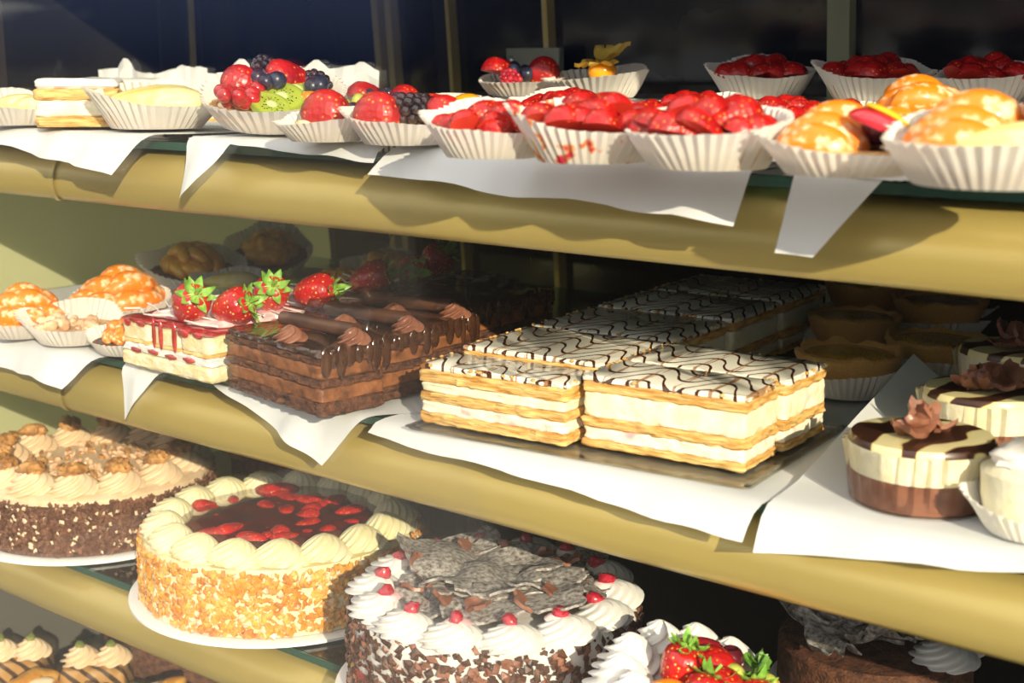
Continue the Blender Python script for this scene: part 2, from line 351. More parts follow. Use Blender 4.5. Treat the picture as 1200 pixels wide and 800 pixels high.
# ------------------------------------------------------------------ shared food meshes
def flake_vf(L, W, bend, seed, th=.0012, n=10, m=5, edge=.25):
    V = []; F = []
    for lay in (0, 1):
        for i in range(n + 1):
            for j in range(m + 1):
                s, q = i / n - .5, j / m - .5; wv = 1 - edge * abs(noise.noise(Vector((s * 5, seed, 1)))) * 2; lv = 1 - edge * abs(noise.noise(Vector((q * 5, seed, 7)))) * 2
                x, y = s * L * lv, q * W * wv; z = bend * (4 * s * s) * L * .25 + .10 * L * noise.noise(Vector((s * 2.4, q * 2.4, seed)))
                V.append((x, y, z + lay * th))
    o = (n + 1) * (m + 1)
    for i in range(n):
        for j in range(m):
            a = i * (m + 1) + j; F.append((a, a + 1, a + m + 2, a + m + 1)); F.append((o + a, o + a + m + 1, o + a + m + 2, o + a + 1))
    rim = [i * (m + 1) for i in range(n + 1)] + [n * (m + 1) + j for j in range(1, m + 1)] + [i * (m + 1) + m for i in range(n - 1, -1, -1)] + [j for j in range(m - 1, 0, -1)]
    for a, b in zip(rim, rim[1:] + rim[:1]): F.append((a, b, b + o, a + o))
    return V, F
def swirl_vf(R, h, lobes=8, twist=2.6, amp=.16, flat=.8, n=64, k=14):
    prof = [(R * (1 - .04 * 0), 0)]
    prof = [(R * (.92 + .1 * math.sin(min(1, t * 5) * math.pi / 2)) * (1 - t ** 1.5) ** flat + .0006, h * t) for t in [i / k for i in range(k + 1)]]
    def mod(th, t, r, z):
        c = math.cos(lobes * th); c = (abs(c) ** .6) * (1 if c > 0 else -1)
        return r * (1 + amp * (1 - .3 * t) * c), z, twist * t
    return lathe(prof, n, mod)
def case_vf(seed, n=46, rb=.70, h=.52, amp=.028, flop=.2, lean=.30):
    rows = 6; V = []; F = []; m = 2 * n
    for i in range(rows + 1):
        t = i / rows
        for j in range(m):
            th = 2 * math.pi * j / m; fl = noise.noise(Vector((math.cos(th) * 1.2, math.sin(th) * 1.2, seed * 4.3)))
            hi = 1 + lean * math.cos(th + .5 * math.sin(seed * 2.1))
            r = rb + (1 - rb) * t ** .85 + fl * .16 * t * t + lean * .12 * t * t * (1 - math.cos(th)) + (amp * t + .006) * (1 if j % 2 else -1)
            V.append((r * math.cos(th), r * math.sin(th), h * t * hi * (1 + flop * fl) + .02 * t * noise.noise(Vector((j * .9, seed, 2)))))
    for i in range(rows):
        for j in range(m): F.append((i * m + j, i * m + (j + 1) % m, (i + 1) * m + (j + 1) % m, (i + 1) * m + j))
    F.append(tuple(range(m - 1, -1, -1)))
    return V, F
CASES = [G().add(case_vf(s)).mesh('paper_case', casep, True, 15) for s in range(5)]
def crust_vf():
    prof = [(.70, .015), (.78, .22), (.86, .48), (.845, .52), (.78, .515), (.74, .44)]
    return lathe(prof, 96, lambda th, t, r, z: (r * (1 + (.028 if t < .75 else .01) * math.cos(26 * th)), z + .01 * math.cos(3 * th), 0))
CRUST = G().add(crust_vf()).mesh('tart_crust', crust); CRUSTD = G().add(crust_vf()).mesh('tart_crust', darkcrust)
def fill_me(m): return G().add(lathe([(.70, .40), (.79, .46), (.66, .50), (.3, .53), (.02, .54)], 32)).mesh('filling', m)
FILL = {k: fill_me(m) for k, m in (('custard', custard), ('jelly', jelly), ('cream', fcream), ('crumb', crumb), ('choc', choc))}

def straw_vf(half=False):
    prof = [(.0008, -.021), (.004, -.0195), (.008, -.0155), (.0115, -.009), (.0138, -.001), (.0142, .005), (.0128, .010), (.0085, .0135), (.003, .0142)]
    V, F = lathe(prof, 20)
    if not half: return V, F
    V = [(x, max(y, 0), z * 1.28) for x, y, z in V]
    m = [1 if all(V[i][1] < 1e-6 for i in f) else 0 for f in F]
    return V, F, m
STRAW = G().add(straw_vf()).mesh('strawberry', straw)
STRAWG = G().add(straw_vf()).mesh('strawberry', strawg)
STRAWH = G().add(straw_vf(True)).mesh('strawberry_half', [strawg, strawcut])
def calyx_vf():
    g = G()
    for k in range(9):
        L = .0135 * (.8 + .35 * ((k * 37) % 10) / 10); w = .0034; V = []; F = []
        for i in range(6):
            t = i / 5; ww = w * math.sin(math.pi * (.12 + .88 * t)) ** .8 if i < 5 else .0002
            z = .0145 - .004 * math.sin(t * 1.6) + (.012 if k % 3 == 0 else .004) * t * t
            for s in (-1, 0, 1): V.append((.0015 + L * t, s * ww, z + (.0009 if s else 0)))
        for i in range(5):
            for s in range(2): a = i * 3 + s; F.append((a, a + 1, a + 4, a + 3))
        g.add((V, F), TR(rot=(0, 0, k * 2 * math.pi / 9 + (k * 13 % 7) * .06)))
    g.add(tube([(0, 0, .0135), (.0005, .0005, .018), (.002, .001, .022)], .0011, 6)); return g.v, g.f
CALYX = G().add(calyx_vf()).mesh('calyx', leafc)
def seg_fn(p): return Vector((p.x, p.y * (1 - .25 * (p.z > 0)), p.z - 16 * p.x * p.x))
SEG = G().add(ell(.021, .0085, .0105, 16, 10, lambda p: Vector((p.x, p.y * (1.15 - 22 * max(0, -p.z)), p.z - 13 * p.x * p.x)))).mesh('mandarin_segment', orange)
SEGD = SEG.copy(); SEGD.materials[0] = orangedk
def berry_vf(r, crown=True):
    return ell(r, r, r * .94, 14, 10, (lambda p: Vector((p.x, p.y, p.z - (r * .32 if p.z > r * .8 else 0)))) if crown else None)
BLUE = G().add(berry_vf(.0062)).mesh('blueberry', blueb); CURR = G().add(berry_vf(.0058, False)).mesh('red_currant', curr)
def black_vf():
    g = G(); rnd = random.Random(4)
    for i in range(5):
        a = -.9 + i * .5; nn = (5, 8, 9, 8, 5)[i]
        for j in range(nn):
            th = 2 * math.pi * (j + .5 * (i % 2)) / nn
            g.add(ell(.0032, .0032, .0032, 8, 6), TR((.0078 * math.cos(a) * math.cos(th), .0078 * math.cos(a) * math.sin(th), .0098 * math.sin(a))))
    g.add(ell(.0032, .0032, .0032, 8, 6), TR((0, 0, .0098))); g.add(ell(.007, .007, .009, 10, 6)); return g.v, g.f
BLACK = G().add(black_vf()).mesh('blackberry', blackb); RASP = G().add(black_vf()).mesh('raspberry', rasp)
KIWI = G().add(lathe([(.0185, 0), (.0195, .002), (.0185, .005), (.004, .0055)], 28)).mesh('kiwi_slice', kiwi)
CHERRY = G().add(berry_vf(.0095)).mesh('cherry', cherrym); GRAPE = G().add(ell(.009, .009, .012, 14, 10)).mesh('grape', grape)
PEAR = G().add(ell(.034, .016, .012, 18, 10, lambda p: Vector((p.x, p.y * (1 + 12 * p.x), p.z * (1 + 8 * p.x))))).mesh('pear_slice', pear)
PLUM = G().add(ell(.02, .012, .007, 16, 8, lambda p: Vector((p.x, p.y, max(p.z, -.003) - 8 * p.x * p.x)))).mesh('plum_slice', plum)
PLUMF = G().add(ell(.0155, .0085, .002, 16, 6, lambda p: Vector((p.x, p.y, p.z - 8 * p.x * p.x)))).mesh('plum_flesh', melon)
APRI = G().add(ell(.0155, .0155, .013, 18, 10)).mesh('apricot_half', peach)
PIECE = G().add(ell(.0075, .0065, .0055, 10, 7, lambda p: p * (1 + .35 * nz3(p, 240, 3)))).mesh('cherry_piece', rasp)
def walnut_vf():
    def fn(p):
        g = -.0035 * math.exp(-(p.y / .0016) ** 2) if p.z > 0 else 0
        q = p * (1 + .28 * nz3(p, 260, 1) + .16 * nz3(p, 520, 2)); return Vector((q.x, q.y, q.z + g))
    return ell(.0135, .0105, .0075, 26, 16, fn)
WALNUT = G().add(walnut_vf()).mesh('walnut_half', walnut)
SW_BUTTER = G().add(swirl_vf(.0215, .027, 13, 1.3, .07, .62)).mesh('cream_dollop', butter)
SW_ROSE = G().add(swirl_vf(.0265, .0165, 8, 2.6, .10, .55)).mesh('cream_rosette', white_cream)
SW_MOCHA = G().add(swirl_vf(.022, .022, 8, 2.6, .14, .7)).mesh('cream_rosette', mocha)
SW_CHOC = G().add(swirl_vf(.0105, .011, 6, 2.2, .2, .8, 48, 10)).mesh('chocolate_swirl', milkchoc)
SW_WHITE = G().add(swirl_vf(.022, .042, 7, 4.2, .2, .75, 56, 20)).mesh('whipped_cream_swirl', white_cream)
SW_TAN = G().add(swirl_vf(.021, .022, 7, 2.8, .16, .75)).mesh('cream_swirl', mocha)

def drop(parent, name, me, x, y, z, rot=(0, 0, 0), sc=1): return inst(name, me, parent, (x, y, z), rot, sc)
def whole_straw(parent, x, y, z, rot, sc=1.0, green=None):
    s = drop(parent, 'strawberry', STRAW, x, y, z, rot, sc); inst('calyx', CALYX, s); return s

# ------------------------------------------------------------------ the case
XL, XR, YB = -1.52, .75, .68
def fascia(name, zb):
    prof = [(.04, 0), (.012, 0), (.004, .0015), (0, .006), (-.002, .016), (-.001, .028), (.004, .038), (.012, .046), (.024, .052), (.04, .053)]
    n = len(prof); V = []; F = []; xs = [XL + (XR - XL) * i / 24 for i in range(25)]
    for x in xs: V += [(x, y, zb + z) for y, z in prof]
    for i in range(24):
        for j in range(n): F.append((i * n + j, (i + 1) * n + j, (i + 1) * n + (j + 1) % n, i * n + (j + 1) % n))
    F += [tuple(range(n)), tuple(24 * n + j for j in range(n - 1, -1, -1))]
    o = part(name, (V, F), gold); return structure(o)
def joint(par, x, zb):
    prof = [(.02, -.001), (.004, 0), (-.0018, .006), (-.004, .016), (-.003, .028), (.002, .039), (.012, .048)]
    n = len(prof); V = []; F = []
    for xx in (x - .004, x + .004): V += [(xx, y - .0006, zb + z) for y, z in prof]
    for j in range(n - 1): F.append((j, n + j, n + j + 1, j + 1))
    part('joint_ring', (V, F), gold, par)
TRIM = []
for i, S in enumerate((S1, S2, S3, S4)):
    f_ = fascia('trim_%d' % (i + 1), S - .062); TRIM.append(f_)
    g_ = structure(part('shelf_glass', box(XL, XR, .012, .62, S - .008, S), shelfglass, sharp=0, smooth=False))
    part('glass_edge', box(XL + .001, XR, .0105, .0125, S - .0075, S - .0005), edgeglass, g_, smooth=False)
joint(TRIM[0], -1.165, S1 - .062); joint(TRIM[1], -1.175, S2 - .062)
structure(part('trim_5', box(XL, XR, 0, .10, 1.625, 1.70), gold, smooth=False))                  # header above the top shelf
structure(part('ceiling', box(XL - .02, XR, -.02, YB + .06, 1.70, 1.72), darkwood, smooth=False))
structure(part('wall_left', box(XL - .008, XL, -.03, YB + .06, S3 - .03, 1.345), frost, smooth=False))
structure(part('wall_left_base', box(XL - .02, XL, -.03, YB + .06, 0, S3 - .03), shadewall, smooth=False))
wl2 = structure(part('window_2', box(XL - .012, XL - .004, -.03, YB + .06, 1.345, 1.70), dark, smooth=False))
part('window_post', box(XL - .016, XL + .002, .16, .172, 1.345, 1.70), darkwood, wl2, smooth=False)
part('window_post', box(XL - .016, XL + .002, .40, .44, 1.345, 1.70), darkwood, wl2, smooth=False)
part('window_post', box(XL - .016, XL + .002, .45, .456, 1.345, 1.70), brass, wl2, smooth=False)
structure(part('wall_right', box(XR, XR + .02, .0, YB + .06, 0, 1.70), darkwood, smooth=False))
# back sliding doors lean a little forward at the top
bk = structure(part('wall_back', box(XL, XR, 0, .02, 0, 1.71), dark, None, (0, YB + .115, 0), (math.radians(5), 0, 0), smooth=False))
def mullion(u, w, m, name='door_rail', v=60):
    p = col(u, YB - .03, 1.4); part(name, box(p.x - w / 2, p.x + w / 2, -.016, 0, .3, 1.70), m, bk, smooth=False)
for u, w, m in ((440, .011, brass), (455, .011, brass), (515, .022, darkwood), (524, .006, brass), (637, .008, brass), (978, .026, panel)): mullion(u, w, m)
lp = col(622, YB - .04, 1.4)
lt = tag(bpy.data.objects.new('door_latch', None), 'grey-green latch plate with white handle on the dark sliding door', 'latch'); COL.objects.link(lt); lt.location = (lp.x, YB - .032, 1.385)
part('plate', slab(.085, .012, -.045, .035, 0, 0, .001, .002), plateplastic, lt)
part('handle', slab(.05, .014, -.018, .006, 0, 0, .003, .005), white_plastic, lt, (0, -.010, 0))
part('screw', ell(.005, .003, .005, 10, 6), steel, lt, (-.033, -.007, .02)); part('screw', ell(.005, .003, .005, 10, 6), steel, lt, (-.033, -.007, -.035))
structure(part('floor', box(XL - 2, XR + 2.5, -4, 3, -.02, 0), wallg, smooth=False))
structure(part('base_cabinet', box(XL, XR, .02, .66, 0, S4 - .1), darkwood, smooth=False))
structure(part('window_1', box(XL - .05, XR, -.145, -.139, .45, 1.72), pane, smooth=False))

# ------------------------------------------------------------------ papers and trays
def sheet(label, corners, z, ye=-.004, A=70, R=.012, seed=0, amp=.0022, n=30, curl=0.0, name='paper_sheet', lift=0):
    V = []; F = []; A = math.radians(A); (ax, ay), (bx, by), (cx, cy), (dx, dy) = corners
    for i in range(n + 1):
        for j in range(n + 1):
            s, t = i / n, j / n
            x = (ax * (1 - s) + bx * s) * (1 - t) + (dx * (1 - s) + cx * s) * t
            y = (ay * (1 - s) + by * s) * (1 - t) + (dy * (1 - s) + cy * s) * t
            e_ = ye + .006 * noise.noise(Vector((x * 14, seed, .3))); w = noise.noise(Vector((x * 26, y * 20, seed * 3.3)))
            zz = z + abs(w) * .0012
            if y < e_:
                d = e_ - y; Ax = A * (1 + .25 * noise.noise(Vector((x * 18, seed * 1.9, 5)))); a = min(d / R, Ax); ex = max(0, d - R * Ax)
                a2 = Ax - curl * ex
                y = e_ - R * math.sin(a) - ex * math.cos(a2); zz = z - R * (1 - math.cos(a)) - ex * math.sin(a2)
                y += amp * 3 * noise.noise(Vector((x * 30, seed * 2.2, 1))) * min(1, d / .03); zz += abs(w) * .0012
                y = min(y, -.0045)
            if lift: zz += lift * max(0, 1 - s / .22) ** 1.5 * max(0, t - .25) * 1.33
            V.append((x, y, zz))
    for i in range(n):
        for j in range(n): a = i * (n + 1) + j; F.append((a, a + n + 1, a + n + 2, a + 1))
    return tag(part(name, (V, F), paper, None, sharp=0), label, 'paper')
def tray(label, x0, x1, y0, y1, z, mat=steel, h=.005, name='metal_tray', cat='tray', rz=0):
    cx, cy = (x0 + x1) / 2, (y0 + y1) / 2
    t = thing(name, label, cat, (cx, cy, z), rz)
    part('tray_base', slab(x1 - x0, y1 - y0, 0, .002, 0, 0, .0004, .006, .03), mat, t)
    g = G(); L, W = x1 - x0, y1 - y0
    for a, b, c, d in ((-L / 2, L / 2, -W / 2, -W / 2 + .004), (-L / 2, L / 2, W / 2 - .004, W / 2), (-L / 2, -L / 2 + .004, -W / 2, W / 2), (L / 2 - .004, L / 2, -W / 2, W / 2)): g.add(box(a, b, c, d, .0018, h))
    inst('tray_rim', g.mesh('tray_rim', mat, False), t)
    return t
def flap(par, corners, z, A, seed):                   # a folded-down corner of a sheet
    o = sheet('x', corners, z, A=A, R=.012, seed=seed, n=14); del o['label']; del o['category']; o.name = 'folded_corner'; o.parent = par
# top shelf
P1 = S1 + .006
tray('steel tray under the pear tarts on the top shelf', -1.42, -1.03, .03, .24, S1)
tray('perforated steel tray edge showing under the berry tarts', -.985, -.655, .022, .24, S1, perf)
tray('steel tray under the front strawberry tarts', -.63, -.43, .022, .25, S1)
tray('perforated steel tray under the mandarin and plum tart', -.395, -.08, .016, .22, S1, perf)
sheet('white paper corner hanging over the shelf edge below the pear tarts', [(-1.008, -.058), (-.965, .18), (-1.40, .24), (-1.44, -.012)], P1, A=48, R=.03, seed=1)
sb = sheet('white paper with a narrow hanging tip under the mixed berry tarts', [(-.945, -.012), (-.72, -.022), (-.705, .24), (-.945, .24)], P1 + .0008, A=72, R=.012, seed=2)
flap(sb, [(-.928, -.066), (-.918, -.058), (-.88, -.002), (-.945, -.002)], P1 + .0010, 74, 2)
sheet('long white paper under the strawberry tarts on the top shelf', [(-.712, -.038), (-.402, -.056), (-.43, .24), (-.66, .25)], P1 + .0016, A=50, R=.02, seed=3)
sb = sheet('white paper with a rolled hanging strip under the mandarin plum tart', [(-.385, -.012), (-.05, -.014), (-.08, .2), (-.40, .2)], P1 + .0008, A=66, R=.014, seed=4)
flap(sb, [(-.377, -.064), (-.352, -.062), (-.318, -.002), (-.378, -.002)], P1 + .0010, 64, 4)
# middle shelf
P2 = S2 + .006
sheet('white paper hanging over the shelf edge below the crumble tart', [(-1.12, -.052), (-1.0, .12), (-1.44, .30), (-1.49, -.02)], P2, A=60, R=.02, seed=5)
sheet('narrow white paper tip beside the strawberry cream slice', [(-1.045, -.062), (-1.0, -.01), (-1.0, .1), (-1.08, .1)], P2 - .001, A=76, R=.01, seed=6)
sheet('white paper corner hanging below the chocolate cake slices', [(-.770, -.056), (-.70, .05), (-.86, .3), (-.95, -.004)], P2, A=62, R=.014, seed=7)
sheet('white paper hanging under the row of iced custard slices', [(-.73, -.022), (-.395, -.036), (-.38, .25), (-.72, .3)], P2 - .0015, A=58, R=.02, seed=8)
sheet('large white paper lining under the marbled cheesecakes', [(-.385, -.042), (-.05, .012), (-.12, .34), (-.425, .30)], P2 + .001, A=55, R=.02, seed=9, lift=.04)
sheet('white paper lying flat behind the mandarin tarts', [(-1.49, .17), (-1.14, .32), (-1.18, .56), (-1.50, .5)], P2 - .002, seed=10)
sheet('white paper lining under the burnt custard tarts', [(-.60, .22), (-.40, .20), (-.38, .6), (-.56, .6)], P2 - .002, seed=11)

# ------------------------------------------------------------------ tarts
def tart(label, P, r, fill, seed=0, top='custard', shell=True, dk=False, tilt=0, name='fruit_tart', cat='tart', group=None, rz=None, csc=1.0):
    rnd = random.Random(seed); face = math.atan2(EYE.y - P.y, EYE.x - P.x)
    t = thing(name, label, cat, P, 0, group)
    if tilt: t.rotation_euler = (Matrix.Rotation(math.radians(tilt), 3, Vector((-math.sin(face), math.cos(face), 0)))).to_euler()
    if tilt: t.location.z += r * .72 * math.sin(math.radians(abs(tilt)))
    inst('paper_case', CASES[seed % 5], t, (0, 0, 0), (0, 0, face + math.pi + .5 * math.sin(seed * 1.3)), (r, r, r * csc))
    if shell:
        inst('crust', CRUSTD if dk else CRUST, t, (0, 0, .001), (0, 0, seed), (r, r, r * .55)); inst('filling', FILL[top], t, (0, 0, .001), (0, 0, 0), (r, r, r * .55))
    if fill: fill(t, r, r * .26, rnd, face)
    return t
def f_straw(t, r, z, rnd, face):
    k = r / .05
    for i in range(11):
        a = i * 2 * math.pi / 11 + rnd.uniform(-.2, .2); d = r * rnd.uniform(.5, .68)
        drop(t, 'strawberry_half', STRAWH, d * math.cos(a), d * math.sin(a), z + .008 * k, (math.radians(rnd.uniform(50, 100)), rnd.uniform(-.5, .5), a + math.pi / 2 + rnd.uniform(-.9, .9)), k * rnd.uniform(.7, 1.05))
    for i in range(7):
        a = i * .9 + rnd.uniform(-.3, .3); d = r * rnd.uniform(.1, .34)
        drop(t, 'strawberry_half', STRAWH, d * math.cos(a), d * math.sin(a), z + .015 * k, (math.radians(rnd.uniform(50, 95)), rnd.uniform(-.5, .5), rnd.uniform(0, 6.3)), k * rnd.uniform(.7, 1.0))
def f_mand(me, n=8, pile=3, ang=None):
    n, pile = n + 3, pile + 3
    def f(t, r, z, rnd, face):
        k = r / .05
        for i in range(n):
            a = i * 2 * math.pi / n + rnd.uniform(-.2, .2); d = r * .45
            drop(t, 'mandarin_segment', me, d * math.cos(a), d * math.sin(a), z + .010 * k, (rnd.uniform(-.5, .5), rnd.uniform(-.3, .3), a + math.pi / 2 + rnd.uniform(-.5, .5)), k * rnd.uniform(.8, 1.0))
        for i in range(pile):
            a = i * 2 * math.pi / pile + .4; d = r * .24
            drop(t, 'mandarin_segment', me, d * math.cos(a), d * math.sin(a), z + .021 * k, (rnd.uniform(-.6, .6), rnd.uniform(-.2, .2), rnd.uniform(0, 6.3)), k * rnd.uniform(.8, 1.0))
    return f
def f_fan(t, r, z, rnd, face):                        # large whole mandarin slices fanned over one another
    k = r / .05; rx = Vector((-math.sin(face), math.cos(face), 0)); fw = Vector((math.cos(face), math.sin(face), 0))
    for i, (s, f, zz, sc) in enumerate(((-.55, .1, .010, 1.15), (-.3, .4, .009, 1.15), (.15, .45, .009, 1.2), (.5, .25, .009, 1.15), (.6, -.2, .010, 1.1), (-.25, .05, .021, 1.25), (.12, .12, .024, 1.3), (.3, -.2, .022, 1.25), (-.3, -.35, .018, 1.2), (.05, -.45, .016, 1.2), (0, -.15, .030, 1.2))):
        p = rx * (s * r) + fw * (f * r); drop(t, 'mandarin_segment', SEG, p.x, p.y, z + zz * k, (rnd.uniform(-.7, .2), rnd.uniform(-.3, .3), face + math.pi / 2 + s * .9 + rnd.uniform(-.35, .35)), k * sc)
CRUMB = G().add(ell(.006, .005, .004, 8, 6, lambda p: p * (1 + .4 * nz3(p, 300, 2)))).mesh('crumble_lump', crumb)
def f_crumb(t, r, z, rnd, face):
    for i in range(26):
        a = rnd.uniform(0, 6.3); d = r * .68 * math.sqrt(rnd.random()); drop(t, 'crumble_lump', CRUMB, d * math.cos(a), d * math.sin(a), z + rnd.uniform(.0, .008), (a, 0, a), rnd.uniform(.8, 1.6))
def loc2(face, s, f):
    return (-math.sin(face) * s + math.cos(face) * f, math.cos(face) * s + math.sin(face) * f)
def f_list(items):
    def fn(t, r, z, rnd, face):
        for nm, me, s, f, h, rot, sc in items:
            x, y = loc2(face, s * r, f * r); drop(t, nm, me, x, y, z + h, (rot[0], rot[1], rot[2] + face), sc)
    return fn
R90 = math.pi / 2
def cl(nm, me, c, n, spread, h, sc, seed):
    rnd = random.Random(seed); out = []
    for i in range(n): out.append((nm, me, c[0] + rnd.uniform(-spread, spread), c[1] + rnd.uniform(-spread, spread), h + rnd.uniform(0, .010), (rnd.uniform(0, 3), rnd.uniform(0, 3), 0), sc * rnd.uniform(.9, 1.1)))
    return out
# note: s>0 is to the viewer's left..right axis of the tart, f>0 towards the viewer
berry1 = f_list(cl('red_currant', CURR, (-.45, .42), 18, .26, .008, 1.15, 1) + [('strawberry', STRAWG, -.45, -.18, .016, (1.2, .3, 1.4), 1.15), ('strawberry', STRAWG, .15, -.32, .018, (1.4, .2, .3), 1.25), ('blackberry', BLACK, -.1, -.42, .024, (.3, 0, 0), 1.25),
    ('kiwi_slice', KIWI, .1, .22, .006, (0, .45, .2), 1.1), ('kiwi_slice', KIWI, .3, -.05, .010, (0, .5, .6), 1.0), ('kiwi_slice', KIWI, -.05, .5, .003, (0, .5, .6), .95)] + cl('blueberry', BLUE, (0, -.02), 4, .22, .014, 1.25, 5) + cl('blueberry', BLUE, (.55, -.1), 3, .15, .012, 1.25, 6) + [('blackberry', BLACK, .6, -.35, .014, (1, 0, 0), 1.2), ('mandarin_segment', SEG, .5, .2, .006, (0, 0, 1), .8)])
berry2 = f_list([('strawberry', STRAWG, .05, .15, .010, (1.45, 0, 1.3), 1.35), ('kiwi_slice', KIWI, .05, -.25, .010, (0, .5, 0), 1.1), ('pear_slice', PEAR, -.4, .2, .002, (0, 0, .4), .5)] + cl('blueberry', BLUE, (.6, 0), 4, .2, .008, 1.2, 8))
berry3 = f_list([('strawberry_half', STRAWH, -.3, -.3, .012, (1.3, 0, .6), 1.1), ('strawberry', STRAWG, .45, .15, .010, (1.3, .2, 1.6), 1.1), ('grape', GRAPE, -.45, .3, .008, (.2, .3, 0), .9), ('red_currant', CURR, .25, .5, .008, (0, 0, 0), 1.4)] + cl('blueberry', BLUE, (0, .1), 7, .32, .010, 1.1, 9))
berry4 = f_list([('strawberry', STRAWG, -.45, .1, .008, (1.5, 0, 1.3), 1.3), ('blackberry', BLACK, 0, .15, .012, (1.2, 0, 0), 1.3), ('blackberry', BLACK, .25, .05, .012, (1.2, .5, 0), 1.25), ('strawberry', STRAWG, .6, .1, .008, (1.4, .2, 1.4), 1.1)] + cl('blueberry', BLUE, (0, -.2), 5, .35, .012, 1.1, 12))
berry5 = f_list([('apricot_half', APRI, .05, .1, .006, (0, 0, 0), 1.15), ('blackberry', BLACK, .5, -.05, .006, (1, 0, 0), 1.2), ('strawberry_half', STRAWH, -.5, .2, .006, (1.4, 0, .6), 1.0)])
berry6 = f_list([('strawberry_half', STRAWH, -.5, .1, .012, (1.4, 0, .8), 1.1), ('strawberry', STRAWG, .5, .1, .012, (1.5, .2, 1.4), 1.2), ('raspberry', RASP, -.25, .5, .006, (1, 0, 0), 1)] + cl('blueberry', BLUE, (0, .25), 6, .25, .008, 1.15, 14))
Z1 = P1 + .0035
tart('pear tart in a crimped paper case beside the layered cream slice', front(22, 147, Z1, .034), .046, f_list([('pear_slice', PEAR, .25, .1, .004, (0, 0, .7), .9), ('pear_slice', PEAR, .0, -.3, .006, (0, 0, .9), .9)]), 1, name='pear_tart')
tart('pear tart with an amber glazed pear fan in a white paper case', front(184, 152, Z1, .045), .058, f_list([('pear_slice', PEAR, .05, .1, .006, (0, 0, 1.45), 1.35), ('pear_slice', PEAR, .0, -.2, .008, (0, 0, 1.6), 1.3), ('pear_slice', PEAR, -.2, -.45, .004, (0, 0, 1.7), 1.1)]), 2, name='pear_tart')
tart('large berry tart with red currants, kiwi, blackberry and strawberries', front(322, 158, Z1, .043), .062, berry1, 3, tilt=9, name='berry_tart')
tart('small tart with one big strawberry and blueberries before the currant tart', front(382, 167, Z1, .027), .037, berry2, 4, top='custard', name='berry_tart')
tart('tart with blueberries, a green grape and strawberry behind the fig-dark berry tart', col(447, .21, Z1), .047, berry3, 0, name='berry_tart')
tart('tart with dark blackberries and strawberries in a flattened paper case', front(478, 171, Z1, .032), .045, berry4, 1, name='berry_tart')
tart('tart with a round orange apricot half in a standing paper case', col(545, .165, Z1), .046, berry5, 2, name='apricot_tart')
# strawberry tarts
sgrp = 'strawberry tarts on the top shelf'
for label, P, r, sd_ in (('strawberry tart in a spread pleated case beside the dark berry tart', front(578, 187, Z1, .030), .042, 11), ('strawberry tart whose white case has pink and orange juice stains', front(694, 193, Z1, .034), .047, 12),
        ('strawberry tart in a clean wide case at the hanging paper corner', front(830, 201, Z1, .034), .047, 13), ('strawberry tart behind the clean wide case tart, glazed berries', col(812, .15, Z1), .044, 14),
        ('strawberry tart tucked between the strawberry rows and the mandarin plum tart', col(922, .14, Z1), .042, 15), ('strawberry tart in a tall white case behind the juice-stained one', col(668, .165, Z1), .045, 16)):
    tart(label, P, r, f_straw, sd_, top='jelly', name='strawberry_tart', group=sgrp, csc=1.15)
stain = paper_material('juice_stained_case_paper', (.90, .88, .83), .38)
t_ = stain.node_tree; nzs = N(t_, 'ShaderNodeTexNoise', {'Vector': N(t_, 'ShaderNodeTexCoord').outputs['Object'], 'Scale': 4.2, 'Detail': 2.0})
stc = ramp(t_, nzs.outputs[0], ((.55, (.90, .88, .83)), (.62, (.85, .35, .12)), (.68, (.75, .05, .12))))
for n_ in t_.nodes:
    if n_.type in ('BSDF_DIFFUSE', 'BSDF_TRANSLUCENT'): t_.links.new(stc, n_.inputs['Color'])
for o in bpy.data.objects:
    if o.parent and o.name.startswith('paper_case') and 'juice stains' in o.parent.get('label', ''):
        o.data = o.data.copy(); o.data.materials[0] = stain
# riser with the back row
Y_R = .30; Z_R = S1 + .034
rs = thing('steel_riser', 'low steel riser carrying the back row of the top shelf', 'rack', (-.7, .46, S1))
part('deck', box(-.40, .62, -.09, .14, .028, .033), steel, rs, smooth=False)
for x in (-.38, .15, .6):
    for y in (-.085, .13): part('leg', box(x, x + .008, y, y + .008, 0, .028), steel, rs, smooth=False)
for label, u, sd_, r in (('shaded strawberry tart on the back riser, next to the physalis tart', 893, 21, .05), ('shaded strawberry tart in the middle of the back riser', 1025, 22, .05), ('shaded strawberry tart on the back riser behind the tall mandarin and pear tart', 1160, 23, .048)):
    tart(label, col(u, .46, Z_R), r, f_straw, sd_, top='jelly', name='strawberry_tart', group='shaded strawberry tarts in the back row', csc=1.15)
tart('shaded strawberry tart just before the back row riser', col(985, .30, S1), .046, f_straw, 24, top='jelly', name='strawberry_tart', group='shaded strawberry tarts in the back row', csc=1.1)
tart('berry tart with blueberries and raspberries before the door latch', col(612, .39, Z_R), .046, berry6, 3, name='berry_tart', csc=.85)
def f_phys(t, r, z, rnd, face):
    x, y = loc2(face, .1 * r, .2 * r); b = drop(t, 'physalis', APRI, x, y, z + .012, (0, 0, 0), .95)
    for k in range(7):
        V = []; F = []
        for i in range(7):
            q = i / 6; w = .011 * math.sin(math.pi * (.08 + .9 * q)) ** .7
            for s in (-1, 0, 1): V.append((.004 + .026 * q, s * w, .010 + (.030 if k < 3 else .008) * q - .010 * q * q - (.004 if s == 0 else 0) + .002 * math.sin(9 * q + k)))
        for i in range(6):
            for s in range(2): a = i * 3 + s; F.append((a, a + 1, a + 4, a + 3))
        part('husk_leaf', (V, F), husk, b, rot=(0, 0, k * .9 + .3), sharp=0)
tart('tart topped by an orange physalis with papery yellow husk leaves', col(700, .40, Z_R), .052, f_phys, 4, name='physalis_tart', csc=.9)
